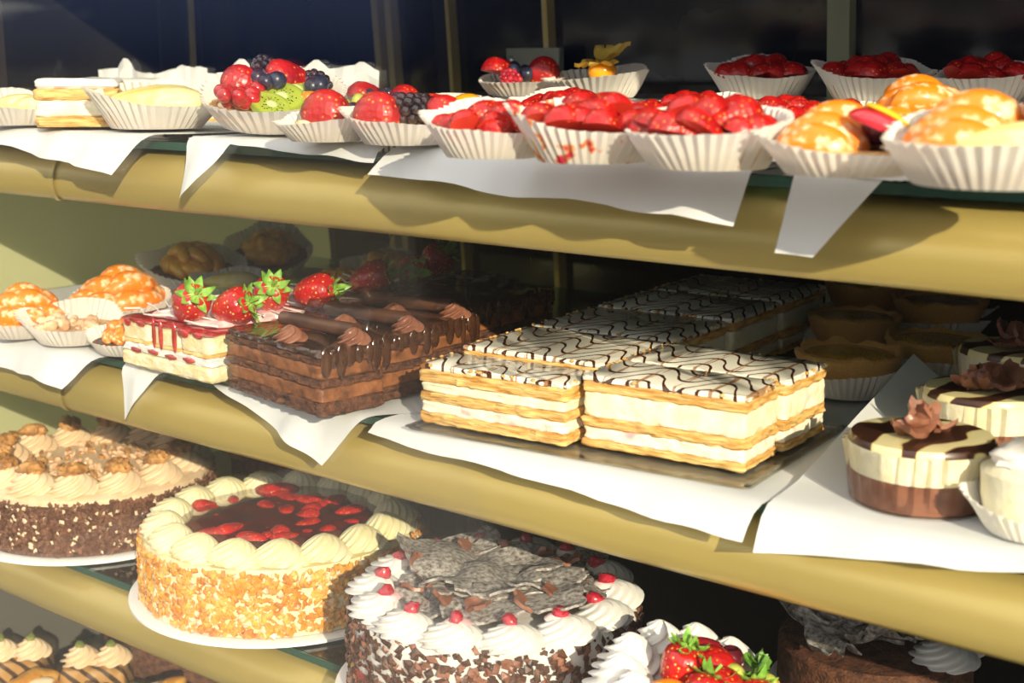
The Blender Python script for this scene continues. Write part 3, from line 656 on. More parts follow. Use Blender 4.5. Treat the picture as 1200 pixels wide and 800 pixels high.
Z_B = S1 + .002
tart('pale pear tart in a round dark-edged case at the back by the brass door strips', col(372, .42, S1 + .026), .062, f_list([('pear_slice', PEAR, .1, .2, .004, (0, 0, 1.4), 1.2)]), 0, name='pear_tart')
tart('pale tart in a flat case just left of the brass door strips', col(425, .29, S1), .045, f_list([('pear_slice', PEAR, 0, .2, .006, (0, 0, 1.4), 1.3)]), 3, name='pear_tart')
rs2 = thing('wooden_riser', 'low dark board under the round pale tart at the back', 'board', (-1.30, .44, S1)); part('deck', slab(.30, .16, 0, .025, 0, 0, .001), darkwood, rs2)
# cream slices with upright paper
def crumple_strip(name, L, h, seed, label, P, rz, lean=.25):
    V = []; F = []; n = 30; m = 6
    for i in range(n + 1):
        s = i / n; hh = h * (.96 + .22 * noise.noise(Vector((s * 3.1, seed, 0))) + .30 * max(0, noise.noise(Vector((s * 6, seed, 3)))))
        for j in range(m + 1):
            t = j / m; V.append(((s - .5) * L, .014 * noise.noise(Vector((s * 9, t * 2, seed * 2))) + lean * hh * t, hh * t))
    for i in range(n):
        for j in range(m): a = i * (m + 1) + j; F.append((a, a + m + 1, a + m + 2, a + 1))
    o = part(name, (V, F), paper, None, P, (0, 0, rz), sharp=25); return tag(o, label, 'paper')
vz = AZ - R90
def cream_slice(label, P, L, W, rz, seed, h=.045):
    t = thing('cream_slice', label, 'cake slice', P, rz)
    part('pastry_layer', slab(L, W, 0, h * .2, .002, seed, .001), puff, t); part('cream_layer', slab(L * .97, W * .97, h * .2, h * .55, .0015, seed + 1, .002), fcream, t)
    part('pastry_layer', slab(L, W, h * .55, h * .78, .002, seed + 2, .001), puff, t); part('icing_sugar', slab(L * .98, W * .98, h * .78, h * .98, .0012, seed + 3, .003, zamp=.002), white_cream, t); return t
cream_slice('layered cream slice with golden pastry between two pear tarts', front(97, 149, Z1, .035), .076, .06, vz + .15, 1)
cream_slice('layered cream slice showing its top behind the pear tart', col(165, .26, S1 + .001), .12, .05, vz + .1, 4, .05)
cream_slice('sugar dusted slice mostly hidden by upright white paper', col(285, .25, S1 + .001), .11, .05, vz, 7, .042)
crumple_strip('paper_strip', .135, .062, 3, 'upright white paper behind the layered cream slices, flat topped', col(178, .31, S1 + .0005), vz, .1)
crumple_strip('paper_strip', .13, .060, 5, 'crumpled white paper standing behind the amber pear tart', col(262, .31, S1 + .0005), vz + .1, .1)
crumple_strip('paper_strip', .17, .064, 8, 'long crumpled white paper standing behind the large berry tart', col(355, .31, S1 + .0005), vz - .1, .1)
# mandarin tarts on the right
d1 = f_list([('mandarin_segment', SEG, -.28, .05, .009, (.2, 0, 1.5), 1.2), ('mandarin_segment', SEG, -.1, -.28, .014, (-.2, 0, 1.7), 1.25), ('mandarin_segment', SEG, -.32, .34, .004, (.3, .1, 1.4), 1.1), ('cherry', CHERRY, .36, -.1, .012, (0, 0, 0), 1), ('cherry', CHERRY, .60, -.25, .012, (0, 0, 0), .95)])
td = tart('mandarin tart with plum slice and cherries, fluted crust showing', front(990, 209, Z1, .032), .045, d1, 7, top='jelly', csc=.8)
fc = math.atan2(EYE.y - td.location.y, EYE.x - td.location.x)
x, y = loc2(fc, .42 * .045, .32 * .045); pl = drop(td, 'plum_slice', PLUM, x, y, .026, (.1, .5, fc + 1.7), 1.0); inst('flesh', PLUMF, pl, (0, -.001, .0068))
d2 = f_list([('mandarin_segment', SEG, -.3, .0, .011, (.1, 0, 1.55), 1.35), ('mandarin_segment', SEG, -.15, -.3, .018, (-.1, 0, 1.7), 1.35), ('mandarin_segment', SEG, -.3, .3, .006, (.2, 0, 1.45), 1.25), ('cherry', CHERRY, .42, -.15, .022, (0, 0, 0), 1.1), ('blackberry', BLACK, .72, -.3, .020, (0, 0, 0), 1.4), ('pear_slice', PEAR, .3, .35, .007, (0, 0, 1.9), .95), ('pear_slice', PEAR, .62, .3, .006, (0, 0, 2.0), .95)])
tart('mandarin and pear tart in a tall pleated case with cherry and blackberry', front(1160, 224, Z1, .038), .052, d2, 8, csc=1.1)
tart('mandarin tart in an open white case behind the plum slice tart', col(1080, .115, Z1), .046, f_fan, 5)
# middle shelf, left
Z2 = P2 + .0035
tart('mandarin tart in a pale case by the left wall', front(28, 398, Z2, .034), .046, f_fan, 31, name='mandarin_tart')
tart('cream and nut crumble tart in a tall pleated case, no fruit', front(88, 406, Z2, .034), .047, f_crumb, 32, top='crumb', name='crumble_tart', csc=1.05)
tart('large mandarin tart with pithy pale orange segments fanned high', front(142, 384, Z2, .036), .054, f_fan, 33, name='mandarin_tart')
tart('small mandarin tart squeezed against the strawberry cream slice', front(150, 418, Z2, .026), .036, f_mand(SEG, 6, 2), 34, dk=True, top='choc', name='mandarin_tart')
tart('glazed mandarin tart with dark crust in an upright round case', front(228, 346, Z2 - .004, .044), .06, f_mand(SEGD, 9, 4), 35, dk=True, top='choc', name='mandarin_tart', tilt=8)
tart('glazed mandarin tart tilted highest in the far back corner', front(318, 328, Z2 - .004, .04), .055, f_mand(SEGD, 8, 4), 36, dk=True, top='choc', name='mandarin_tart', tilt=18)
tart('pale custard tart with a speckled white top beside the strawberries', front(272, 352, Z2, .03), .042, f_list([('pear_slice', PEAR, 0, 0, .006, (0, 0, 1.5), 1.0)]), 37, top='cream', name='custard_tart')
tart('glazed mandarin tart behind the strawberry row', col(400, .33, Z2 - .004), .05, f_mand(SEGD, 8, 4), 38, top='choc', name='mandarin_tart')
tart('glazed mandarin tart in clear film by the far strawberries', col(455, .45, Z2 - .004), .055, f_mand(SEGD, 8, 4), 39, top='choc', name='mandarin_tart', csc=1.1)

# ------------------------------------------------------------------ strawberry cream slices
def drips(L, W, z, n, seed, w=.004):
    rnd = random.Random(seed); g = G()
    for i in range(n):
        x = -L / 2 + L * (i + rnd.uniform(.2, .8)) / n; ln = rnd.choice((.003, .004, .006, .014))
        g.add(ell(w * rnd.uniform(.9, 2.2) * (.45 if ln > .01 else 1), .0018, ln, 10, 6), TR((x, -W / 2 - .0004, z - ln * .55)))
    return g.v, g.f
def strawberry_slice(label, P, L, W, rz, seed, berries):
    t = thing('strawberry_cream_slice', label, 'cake slice', P, rz, 'strawberry cream slices')
    part('sponge_base', slab(L, W, 0, .013, .001, seed, .002), sponge, t); part('cream_layer', slab(L * .985, W * .985, .013, .0225, .0018, seed + 1, .002), white_cream, t)
    g = G(); rnd = random.Random(seed)
    for i in range(4): g.add(ell(.009, .0012, .0025, 10, 6, lambda p: p * (1 + .4 * nz3(p, 300, i))), TR((-L * .32 + i * L * .2, -W / 2 - .0006, .017 + rnd.uniform(-.002, .002))))
    inst('jam_streak', g.mesh('jam_streak', jam), t)
    k = 3
    for i in range(k):
        for j in range(2):
            b = part('sponge_finger', slab(L / k * .97, W / 2 * .98, .022, .0415, .0008, seed + i + j, .004, .006), sponge, t, (-L / 2 + L * (i + .5) / k, -W / 4 + j * W / 2, 0))
            part('finger_crust', slab(L / k * .985, W / 2 * .985, .0217, .0245, .001, seed + i, .001, .006), spongeb, b)
    part('jam_topping', slab(L * 1.0, W * 1.0, .041, .0445, .002, seed + 5, .0018, zamp=.001), jam, t)
    part('jam_drip', drips(L * .9, W, .0425, 7, seed), jam, t)
    c = part('cream_topping', slab(L * .8, W * .86, .0438, .0495, .004, seed + 7, .004, .012, zamp=.004), pink, t, (.008, .006, 0))
    g = G()
    for i in range(6):
        pts = [(-L / 2 + L * q / 8, -W * .45 + i * W * .17 + .006 * math.sin(q * 1.7 + i), .0503 + .0015 * math.sin(q * 2.2 + i)) for q in range(9)]; g.add(tube(pts, .0009, 5))
    inst('white_drizzle', g.mesh('white_drizzle', icingw), t)
    for (x, y, h, dr, du, dt, s) in berries:
        p = Vector((x, y, 0)) - Vector((P.x, P.y, 0)); d = RIGHT * dr + Vector((0, 0, du)) + Vector((.627, -.779, 0)) * dt
        whole_straw(t, p.x, p.y, .0495 + h, d.to_track_quat('Z', 'Y').to_euler(), s)
strawberry_slice('strawberry cream slice with three whole strawberries, nearest the shelf edge', Vector((-.972, .032, Z2)), .132, .115, -.04, 3, [(-.948, -.012, .0145, .45, .55, .6, 1.2), (-.912, .008, .0135, .9, .3, .35, 1.15), (-.935, .066, .0145, .3, .55, .75, 1.15)])
strawberry_slice('strawberry cream slice behind the front one, its strawberry leaves pointing at the chocolate slices', Vector((-.967, .152, Z2)), .132, .115, -.04, 5, [(-.908, .103, .0145, 1, .15, .2, 1.2), (-.925, .188, .0145, .9, .3, .1, 1.25)])
strawberry_slice('strawberry cream slice farthest back, strawberry leaves facing out', Vector((-.962, .272, Z2)), .132, .115, -.04, 7, [(-.922, .245, .0145, .2, .1, 1, 1.25), (-.945, .30, .018, .4, .5, .2, 1.2)])

# ------------------------------------------------------------------ chocolate cake slices
def choc_slice(label, P, L, W, rz, seed, deco=True):
    t = thing('chocolate_cake_slice', label, 'cake slice', P, rz, 'chocolate cake slices')
    part('sponge_layer', slab(L, W, 0, .011, .0022, seed, .001), chocsp, t); part('mousse_layer', slab(L * .99, W * .99, .011, .022, .001, seed + 1, .001), chocmo, t)
    part('sponge_layer', slab(L, W, .022, .029, .0024, seed + 2, .001), chocsp, t); part('mousse_layer', slab(L * .99, W * .99, .029, .040, .001, seed + 3, .001), chocmo, t)
    part('sponge_layer', slab(L, W, .040, .046, .0022, seed + 4, .001), chocsp, t)
    part('ganache_top', slab(L * 1.005, W * 1.005, .0455, .052, .0022, seed + 5, .002, zamp=.0012), ganache, t)
    g = G(); rnd = random.Random(seed)
    for i in range(9):
        y = -W / 2 + W * (i + rnd.random()) / 9; ln = rnd.uniform(.005, .016); g.add(ell(.0016, rnd.uniform(.003, .006), ln, 8, 6), TR((L / 2 + .0006, y, .049 - ln * .5)))
    inst('ganache_drip', g.mesh('ganache_drip', ganache), t)
    if deco:
        for x, y in ((.012, -.02), (.055, .012)): inst('chocolate_swirl', SW_CHOC, t, (x, y, .0515), (0, 0, x * 40), 1.15)
        part('chocolate_roll', tube([(-.045, 0, 0), (-.02, 0, .0005), (.02, 0, 0), (.045, 0, .0004)], .0062, 12), choc, t, (.0, .016, .058), (0, 0, .12))
u_ = Vector((math.cos(-.20), math.sin(-.20), 0)); w_ = Vector((math.sin(.10), math.cos(.10), 0))
c0 = at(376, 490, Z2)
for i, (dy, W, L, lab, dz) in enumerate(((0, .062, .138, 'chocolate cake slice with two swirls and a chocolate roll, at the paper corner', 0), (.066, .062, .135, 'chocolate cake slice second from the shelf edge, ganache dripping', 0), (.134, .07, .13, 'chocolate cake slice third from the shelf edge, sun on its rim', 0), (.212, .125, .13, 'chocolate cake slice in shade beside the iced custard slices', .003))):
    rz = (-.16, -.06, .04, .06)[i]; ux = Vector((math.cos(rz), math.sin(rz), 0)); uy = Vector((-math.sin(rz), math.cos(rz), 0))
    P = c0 + Vector(((0, .0, -.008, -.022)[i], dy, 0)) - ux * L / 2 + uy * W / 2 + Vector((0, 0, dz)); choc_slice(lab, P, L, W, rz, 20 + 3 * i, i < 3)
def film_sheet(label, cx, cy, z, L, W, rz, seed, amp=.006, fall=.04):
    V = []; F = []; n = 26
    for i in range(n + 1):
        for j in range(n + 1):
            x, y = (i / n - .5) * L, (j / n - .5) * W; e1 = max(0, abs(x) - L / 2 + .028); e2 = max(0, abs(y) - W / 2 + .03)
            w = noise.noise(Vector((x * 38, y * 38, seed))); w2 = abs(noise.noise(Vector((x * 80, y * 60, seed + 4))))
            V.append((x - (math.copysign(e1 * .75, x)), y - (math.copysign(e2 * .7, y)), z + amp * abs(w) + .003 * w2 - fall * ((e1 + e2) / .03) ** 1.3 * .5))
    for i in range(n):
        for j in range(n): a = i * (n + 1) + j; F.append((a, a + n + 1, a + n + 2, a + 1))
    return tag(part('clear_film_sheet', (V, F), film, None, (cx, cy, 0), (0, 0, rz), sharp=20), label, 'plastic film')
film_sheet('clear crinkled film over the chocolate cake slices', -.832, .15, Z2 + .068, .125, .27, .05, 2)
film_sheet('clear crinkled film over the far strawberry slices', -.975, .37, Z2 + .098, .17, .14, -.06, 5)
tray('clear acrylic tray under the chocolate cake slices', -.94, -.765, -.014, .34, P2 + .0002, acryl, .003, 'acrylic_tray')

# ------------------------------------------------------------------ iced custard slices
def iced_slice(label, P, L, W, rz, seed, h=.048, group='iced custard slices'):
    t = thing('iced_custard_slice', label, 'cake slice', P, rz, group); thin = seed == 1; k = h / (.0475 if thin else .052)
    y = 0
    for nm, hh, m, am in (('pastry_layer', .0085 if thin else .0055, puff, .0013), ('cream_layer', .009, fpink, .0012), ('pastry_layer', .0075, puff, .0015), ('cream_layer', .008 if thin else .0175, fcream, .0012), ('pastry_layer', .0105 if thin else .0075, puff, .0014)):
        part(nm, slab(L * (.985 if 'cream' in nm else 1), W * (.985 if 'cream' in nm else 1), y, y + hh * k, am, seed + y * 900, .0012, .004, .004, zamp=.0008), m, t); y += hh * k
    part('icing', slab(L * 1.0, W * 1.0, y - .0004, y + .004 * k, .0016, seed + 9, .0014, .004, .004), feather, t)
    g = G(); rnd = random.Random(seed)
    for i in range(16):
        a = rnd.choice((0, 1)); px = rnd.uniform(-L / 2, L / 2) if a else rnd.choice((-1, 1)) * L / 2; py = rnd.uniform(-W / 2, W / 2) if not a else rnd.choice((-1, 1)) * W / 2
        g.add(ell(.002, .0016, .0012, 7, 5), TR((px, py, y + .0032), (rnd.random(), 0, rnd.random() * 3)))
    o = inst('pastry_crumbs', g.mesh('pastry_crumbs', puff), t); o['kind'] = 'stuff'
rz = .1; ux = Vector((math.cos(rz), math.sin(rz), 0)); uy = Vector((-math.sin(rz), math.cos(rz), 0))
def place(x, y, L, W, lab, seed, h=.048, dr=0):        # x, y: near left corner of the slice
    P = Vector((x, y, Z2)) + ux * L / 2 + uy * W / 2; iced_slice(lab, P, L, W, rz + dr, seed, h)
place(-.688, -.006, .130, .048, 'iced custard slice cut thin, showing a three layer front beside the chocolate slices', 1, .046)
place(-.692, .050, .132, .100, 'iced custard slice behind the thin one, corner touching the chocolate slices', 11, .051)
place(-.704, .155, .134, .105, 'iced custard slice third in the row beside the chocolate slices, half in shade', 21, .051)
place(-.714, .264, .136, .105, 'shaded iced custard slice, fourth in the row beside the chocolate slices', 31, .052)
place(-.726, .374, .138, .11, 'shaded iced custard slice farthest back beside the burnt custard tarts', 71, .052)
place(-.553, .018, .126, .058, 'thick iced custard slice at the acrylic tray edge, smooth custard front', 41, .053)
place(-.560, .080, .132, .074, 'iced custard slice behind the thick one, beside the burnt custard tarts', 51, .053, -.03)
tray('clear acrylic tray under the iced custard slices', -.700, -.42, -.006, .18, P2 + .0002, acryl, .003, 'acrylic_tray', rz=rz)

# ------------------------------------------------------------------ burnt custard tarts
def nata_vf(seed):
    prof = [(.62, 0), (.72, .1), (.84, .3), (.93, .5), (1, .68), (1.0, .74), (.93, .76), (.86, .68), (.82, .6)]
    def mod(th, t, r, z):
        a = noise.noise(Vector((math.cos(th) * 2.2, math.sin(th) * 2.2, seed))); b = noise.noise(Vector((math.cos(th) * 6, math.sin(th) * 6, z * 14 + seed)))
        return r * (1 + .10 * a * t + .035 * b), z + .2 * a * t + .03 * b * t, 0
    return lathe(prof, 64, mod)
NATA = [G().add(nata_vf(s)).mesh('pastry_cup', natacr) for s in (1, 4, 8)]
NATAC = G().add(lathe([(.86, .64), (.78, .70), (.4, .72), (.05, .70)], 28)).mesh('custard', natac)
k = 0
for lab, u, v, dz, r in (('burnt custard tart beside the thick iced slice, on the shelf paper', 992, 470, 0, .045), ('burnt custard tart resting behind the one by the thick iced slice', 998, 425, .012, .044), ('burnt custard tart behind the hanging paper peak', 1095, 452, 0, .045), ('burnt custard tart in the second row toward the dark cheesecake', 1098, 405, .012, .046),
        ('burnt custard tart tucked under the gold trim beside the far iced slice', 1015, 385, .02, .046), ('burnt custard tart tucked under the gold trim, heavily browned', 1115, 375, .02, .047)):
    P = front(u, v, Z2, .03); P.z = Z2 + .001
    t = thing('custard_tart', lab, 'tart', P, k * .8, 'burnt custard tarts')
    inst('paper_case', CASES[k % 5], t, (0, 0, 0), (0, 0, k), (r * 1.0, r * 1.0, r * .8)); inst('pastry_cup', NATA[k % 3], t, (0, 0, .0015 + dz * .4), (0, 0, k * 1.7), (r * .97, r * .97, r * 1.0)); inst('custard', NATAC, t, (0, 0, .0015 + dz * .4), (0, 0, k * 2.1), (r, r, r * 1.0)); k += 1

# ------------------------------------------------------------------ marbled cheesecakes
FILMCASE = G().add(case_vf(2, 30, .93, .95, .02, .05, 0)).mesh('film_case', film, True, 15)
def marbled(label, P, r, h, seed, curls):
    t = thing('marbled_cheesecake', label, 'cheesecake', P, seed, 'marbled cheesecakes'); rnd = random.Random(seed)
    nm = lambda th, tt, rr, z: (rr * (1 + .02 * noise.noise(Vector((math.cos(th) * 2, math.sin(th) * 2, z * 90 + seed)))), z, 0)
    part('chocolate_base', lathe([(r * .9, 0), (r * .93, h * .1), (r * .96, h * .5)], 40, lambda th, tt, rr, z: (rr, z + (.004 * noise.noise(Vector((th * 1.3, seed, 0))) if tt > .9 else 0), 0)), milkchoc, t)
    part('cheesecake_top', lathe([(r * .955, h * .48), (r * .99, h * .8), (r, h * .93), (r * .96, h), (r * .7, h * 1.02), (r * .35, h * .99), (r * .05, h * .97)], 40, nm), [marble], t)
    part('cheesecake_side', lathe([(r * .965, h * .47), (r * 1.0, h * .8), (r * 1.005, h * .9)], 40, nm, caps=False), fcream, t)
    for i in range(curls):
        a = rnd.uniform(0, 6.3); d = r * rnd.uniform(.1, .4)
        part('chocolate_curl', flake_vf(.026, .018, .9, i + seed, .003, 8, 5, .3), milkchoc, t, (d * math.cos(a), d * math.sin(a), h * 1.08), (rnd.uniform(-.6, .6), rnd.uniform(-.6, .6), a), 1.15)
    inst('film_case', FILMCASE, t, (0, 0, -.0005), (0, 0, seed), (r * 1.02, r * 1.02, h * .98))
marbled('marbled chocolate cheesecake in clear film, alone on the sunlit paper', front(1075, 606, Z2, .042), .045, .041, 3, 4)
marbled('marbled chocolate cheesecake with dark curls behind the sunlit one', front(1150, 545, Z2, .04), .043, .045, 6, 6)
marbled('marbled cheesecake with a thick yellow rim, farthest on the paper', front(1185, 492, Z2, .038), .043, .05, 9, 5)
tw = tart('white cream cake in a pleated case at the end of the paper', front(1212, 640, Z2, .03), .040, None, 2, shell=False, name='cream_cake', cat='cake', csc=1.0)
part('cake_body', lathe([(.028, .002), (.032, .02), (.033, .036), (.026, .04), (.004, .041)], 32), fcream, tw); part('cream_cap', slab(.046, .046, .038, .05, .002, 3, .004, .01), white_cream, tw)

# ------------------------------------------------------------------ big cakes on the low shelf
def cake_board(label, P, r):
    return tag(part('cake_board', lathe([(r * .97, 0), (r, .0015), (r, .004), (r * .985, .005), (r * .9, .0045), (.01, .0045)], 72), board, None, P), label, 'cake board')
def coat(parent, R, h, n, size, mats, seed, name, z0=.002, jit=.002, flat=.45, gap=None):
    rnd = random.Random(seed); g = G()
    for i in range(n):
        a = rnd.uniform(0, 2 * math.pi); z = rnd.uniform(z0, h); s = size * rnd.uniform(.6, 1.25)
        if gap and gap(a, z): continue
        M = TR((R * math.cos(a), R * math.sin(a), z), (0, 0, a)) @ TR((rnd.uniform(-.0005, jit), 0, 0), (rnd.uniform(0, 6), rnd.uniform(-.5, .5), rnd.uniform(-.6, .6)), (s * flat, s, s * .8))
        v = [(1, 0, 0), (-.6, 0, 0), (0, 1, .2), (0, -.9, -.1), (0, .15, 1), (0, -.2, -1)]
        g.add((v, [(0, 2, 4), (0, 4, 3), (0, 3, 5), (0, 5, 2), (1, 4, 2), (1, 3, 4), (1, 5, 3), (1, 2, 5)]), M, rnd.choices(range(len(mats)), [6, 3, 1][:len(mats)])[0])
    o = inst(name, g.mesh(name, mats, False), parent); o['kind'] = 'stuff'; return o
ZB = S3 + .0005
# nut cake
NC = Vector((-.972, .100, ZB))
cake_board('white cake board under the nut coated strawberry cake', NC, .147)
t = thing('nut_cake', 'round cake coated in golden chopped nuts with strawberry jelly centre', 'cake', NC + Vector((0, 0, .0055)))
R = .133; H = .061
part('cake_body', lathe([(R, 0), (R + .001, H * .5), (R, H - .006), (R - .006, H), (R * .6, H), (.01, H)], 72), butter, t)
coat(t, R, H - .002, 3600, .0048, [nutm, nutd, sprl], 5, 'nut_coating', jit=.003)
part('strawberry_jelly', lathe([(R * .74, H), (R * .74, H + .006), (R * .70, H + .009), (R * .4, H + .010), (.01, H + .0105)], 56), jelly, t)
rnd = random.Random(8)
for i in range(52):
    a = rnd.uniform(0, 6.3); d = R * .66 * math.sqrt(rnd.random()); inst('strawberry_piece', STRAWH if i % 2 else STRAWG, t, (d * math.cos(a), d * math.sin(a), H + .0035 - .004 * (i % 2 == 0)), (R90 + rnd.uniform(-.3, .3), rnd.uniform(-.3, .3), rnd.uniform(0, 6.3)), rnd.uniform(.6, .85))
for i in range(17):
    a = 2 * math.pi * i / 17; inst('cream_dollop', SW_BUTTER, t, (R * .83 * math.cos(a), R * .83 * math.sin(a), H - .003), (-.28, .12, a + R90), (1.22, 1.1, .95))
# walnut cake
WC = Vector((-1.286, .104, ZB)); cake_board('white cake board under the walnut cream cake', WC, .145)
t = thing('walnut_cake', 'round walnut cake with tan cream rosettes and cocoa flaked side', 'cake', WC + Vector((0, 0, .0055))); R = .131; H = .057
part('cake_body', lathe([(R, 0), (R, H * .6), (R - .002, H - .004), (R - .008, H), (R * .6, H), (.01, H)], 72), chocsp, t)
part('cream_top', lathe([(R - .001, H - .003), (R - .001, H + .002), (R - .008, H + .006), (R * .6, H + .007), (.01, H + .007)], 72), mocha, t)
coat(t, R, H, 4200, .0033, [sprk, sprk, sprl], 15, 'cocoa_flakes')
for i in range(14):
    a = 2 * math.pi * i / 14 + .1; x, y = R * .78 * math.cos(a), R * .78 * math.sin(a); inst('cream_rosette', SW_MOCHA, t, (x, y, H + .004), (0, 0, a), 1.12)
    inst('walnut_half', WALNUT, t, (x * .99, y * .99, H + .028), (.25, .2 * (i % 3 - 1), a + i), 1.15)
g = G(); rnd = random.Random(3)
for i in range(170):
    a = rnd.uniform(0, 6.3); d = R * .6 * math.sqrt(rnd.random()); s = rnd.uniform(.0025, .0055); g.add(ell(s, s * .8, s * .6, 7, 5, lambda p: p * (1 + .3 * nz3(p, 400, i))), TR((d * math.cos(a), d * math.sin(a), H + .009), (0, rnd.random(), a)), i % 3 == 0)
o = inst('chopped_walnuts', g.mesh('chopped_walnuts', [crumb, walnut]), t); o['kind'] = 'stuff'
# flaky cake behind
FC = Vector((-1.165, .335, ZB)); cake_board('white cake board under the shaded flaked cake', FC, .115)
t = thing('flaked_cake', 'shaded cake covered with golden brown curled chocolate flakes', 'cake', FC + Vector((0, 0, .0055))); part('cake_body', lathe([(.105, 0), (.105, .05), (.1, .056), (.01, .057)], 48), chocsp, t)
FLK = [G().add(flake_vf(.04, .022, 1.2, s)).mesh('chocolate_flake', [chocy]) for s in (1, 2, 3)]
rnd = random.Random(6)
for i in range(60):
    a = rnd.uniform(0, 6.3); d = .1 * math.sqrt(rnd.random()); inst('chocolate_flake', FLK[i % 3], t, (d * math.cos(a), d * math.sin(a), .062 + .02 * (1 - d / .1) + rnd.uniform(0, .006)), (rnd.uniform(-.9, .9), rnd.uniform(-.9, .9), rnd.uniform(0, 6.3)), rnd.uniform(.8, 1.2))
# cherry cake
CC = Vector((-.674, .066, ZB)); cake_board('white cake board under the cherry cake', CC, .132)
t = thing('cherry_cake', 'round cherry cake with white rosettes and sugar dusted chocolate top', 'cake', CC + Vector((0, 0, .0055))); R = .118; H = .073
part('cake_body', lathe([(R, 0), (R, H * .5), (R, H - .006), (R - .006, H), (R * .6, H), (.01, H)], 72), white_cream, t)
part('cherry_filling', lathe([(R + .0015, H * .28), (R + .002, H * .36), (R + .0015, H * .46)], 72, caps=False), jam, t)
coat(t, R, H - .003, 1900, .0052, [choc, milkchoc, chocsp], 25, 'chocolate_chips', jit=.003, flat=.4)
coat(t, R - .004, H + .002, 260, .0045, [choc, milkchoc, chocsp], 26, 'chocolate_chips', z0=H - .012, flat=.5)
for i in range(14):
    a = 2 * math.pi * i / 14 + .15; x, y = R * .83 * math.cos(a), R * .83 * math.sin(a)
    inst('cream_rosette', SW_ROSE, t, (x, y, H - .002), (0, -.12, a), (.9, 1.02, 1.05))
    inst('cherry_piece', PIECE, t, (x * .94, y * .94, H + .016), (i, .3, a), .95); inst('pink_stain', G().add(lathe([(.012, 0), (.008, .003), (.001, .004)], 14)).mesh('pink_stain', pink), t, (x * .93, y * .93, H + .0118), (0, 0, 0), 1) if i % 2 else None
PL = [G().add(flake_vf(.115, .09, .08, s, .0022, 16, 12, .25)).mesh('chocolate_plate', chocsug) for s in (11, 12, 13, 14)]
for x, y, z, rx, ry, a, i in ((-.012, -.035, .006, .06, -.05, .25, 0), (.02, .02, .010, -.05, .08, 1.0, 1), (-.035, .02, .009, .1, .1, -.4, 2), (.035, -.015, .014, .05, -.12, .6, 3), (.0, .0, .018, -.08, .04, 1.7, 0), (.03, .045, .012, .1, .05, 2.2, 1), (-.03, -.005, .016, .15, -.1, 2.6, 2)):
    inst('chocolate_plate', PL[i], t, (x, y, H + z), (rx, ry, a))
CHK = [G().add(flake_vf(.026, .016, .6, s, .003, 6, 4, .4)).mesh('chocolate_shard', milkchoc) for s in (21, 22)]
rnd = random.Random(12)
for i in range(12):
    a = 2 * math.pi * i / 12; inst('chocolate_shard', CHK[i % 2], t, (.064 * math.cos(a), .068 * math.sin(a), H + .012 + rnd.uniform(0, .008)), (rnd.uniform(-.7, .7), rnd.uniform(-.7, .7), rnd.uniform(0, 6)))
# fruit cake
FR = Vector((-.460, .022, ZB)); cake_board('white board under the whipped cream fruit cake', FR, .076)
t = thing('fruit_cake', 'small fruit cake with tall whipped cream, strawberries, grape and mango', 'cake', FR + Vector((0, 0, .0055))); R = .068; H = .066
part('cake_body', lathe([(R, 0), (R, H - .004), (R - .004, H), (.01, H)], 56), sponge, t); coat(t, R, H, 1300, .0045, [nutm, nutd, sprl], 35, 'nut_coating')
for (s, f, h, sc) in ((-.62, .35, 0, 1.05), (-.72, -.05, 0, 1.1), (-.58, -.42, .004, 1.1), (-.25, -.70, .004, 1.15), (.15, -.76, .0, 1.15), (-.38, .62, 0, 1), (.5, -.6, 0, .95)):
    fc = AZ + math.pi; x, y = loc2(fc, s * R, f * R); inst('whipped_cream_swirl', SW_WHITE, t, (x, y, H + h - .002), (0, 0, s * 9), (sc, sc, sc * .72))
fc = AZ + math.pi
def onf(s, f): return loc2(fc, s * R, f * R)
x, y = onf(-.1, .12); whole_straw(t, x, y, H + .026, (-.15, .25, 0), 1.1)
x, y = onf(.08, .55); whole_straw(t, x, y, H + .016, (-.5, .3, .4), 1.15)
x, y = onf(.62, .35); whole_straw(t, x, y, H + .008, (-.4, .5, 1.4), 1.0)
for s, f, h, me, nm, rot, sc in ((-.3, .45, .014, SEG, 'mandarin_segment', (0, 0, 1), 1.2), (-.18, .62, .012, SEG, 'mandarin_segment', (0, .3, 2), 1.2), (.42, .12, .016, GRAPE, 'grape', (.3, .2, 0), 1.1), (.45, -.22, .022, CHERRY, 'cherry', (0, 0, 0), 1), (.25, -.35, .02, PLUM, 'mango_slice', (0, .4, .8), 1.5), (.28, .3, .014, STRAWH, 'strawberry_half', (1.2, .4, 0), 1.2), (.2, -.1, .018, STRAWH, 'strawberry_half', (1.4, .1, 1), 1.2), (.75, .0, .008, GRAPE, 'grape', (0, 1, 0), 1)):
    x, y = onf(s, f); inst(nm, me, t, (x, y, H + h), rot, sc)
for i in range(7):
    x, y = onf(.7 + .04 * (i % 3), -.1 - .05 * i); part('leaf', flake_vf(.022, .007, .6, i, .0006, 6, 3, .1), leaf, t, (x, y, H + .014), (.5 * math.sin(i), -.6, i * 1.1))
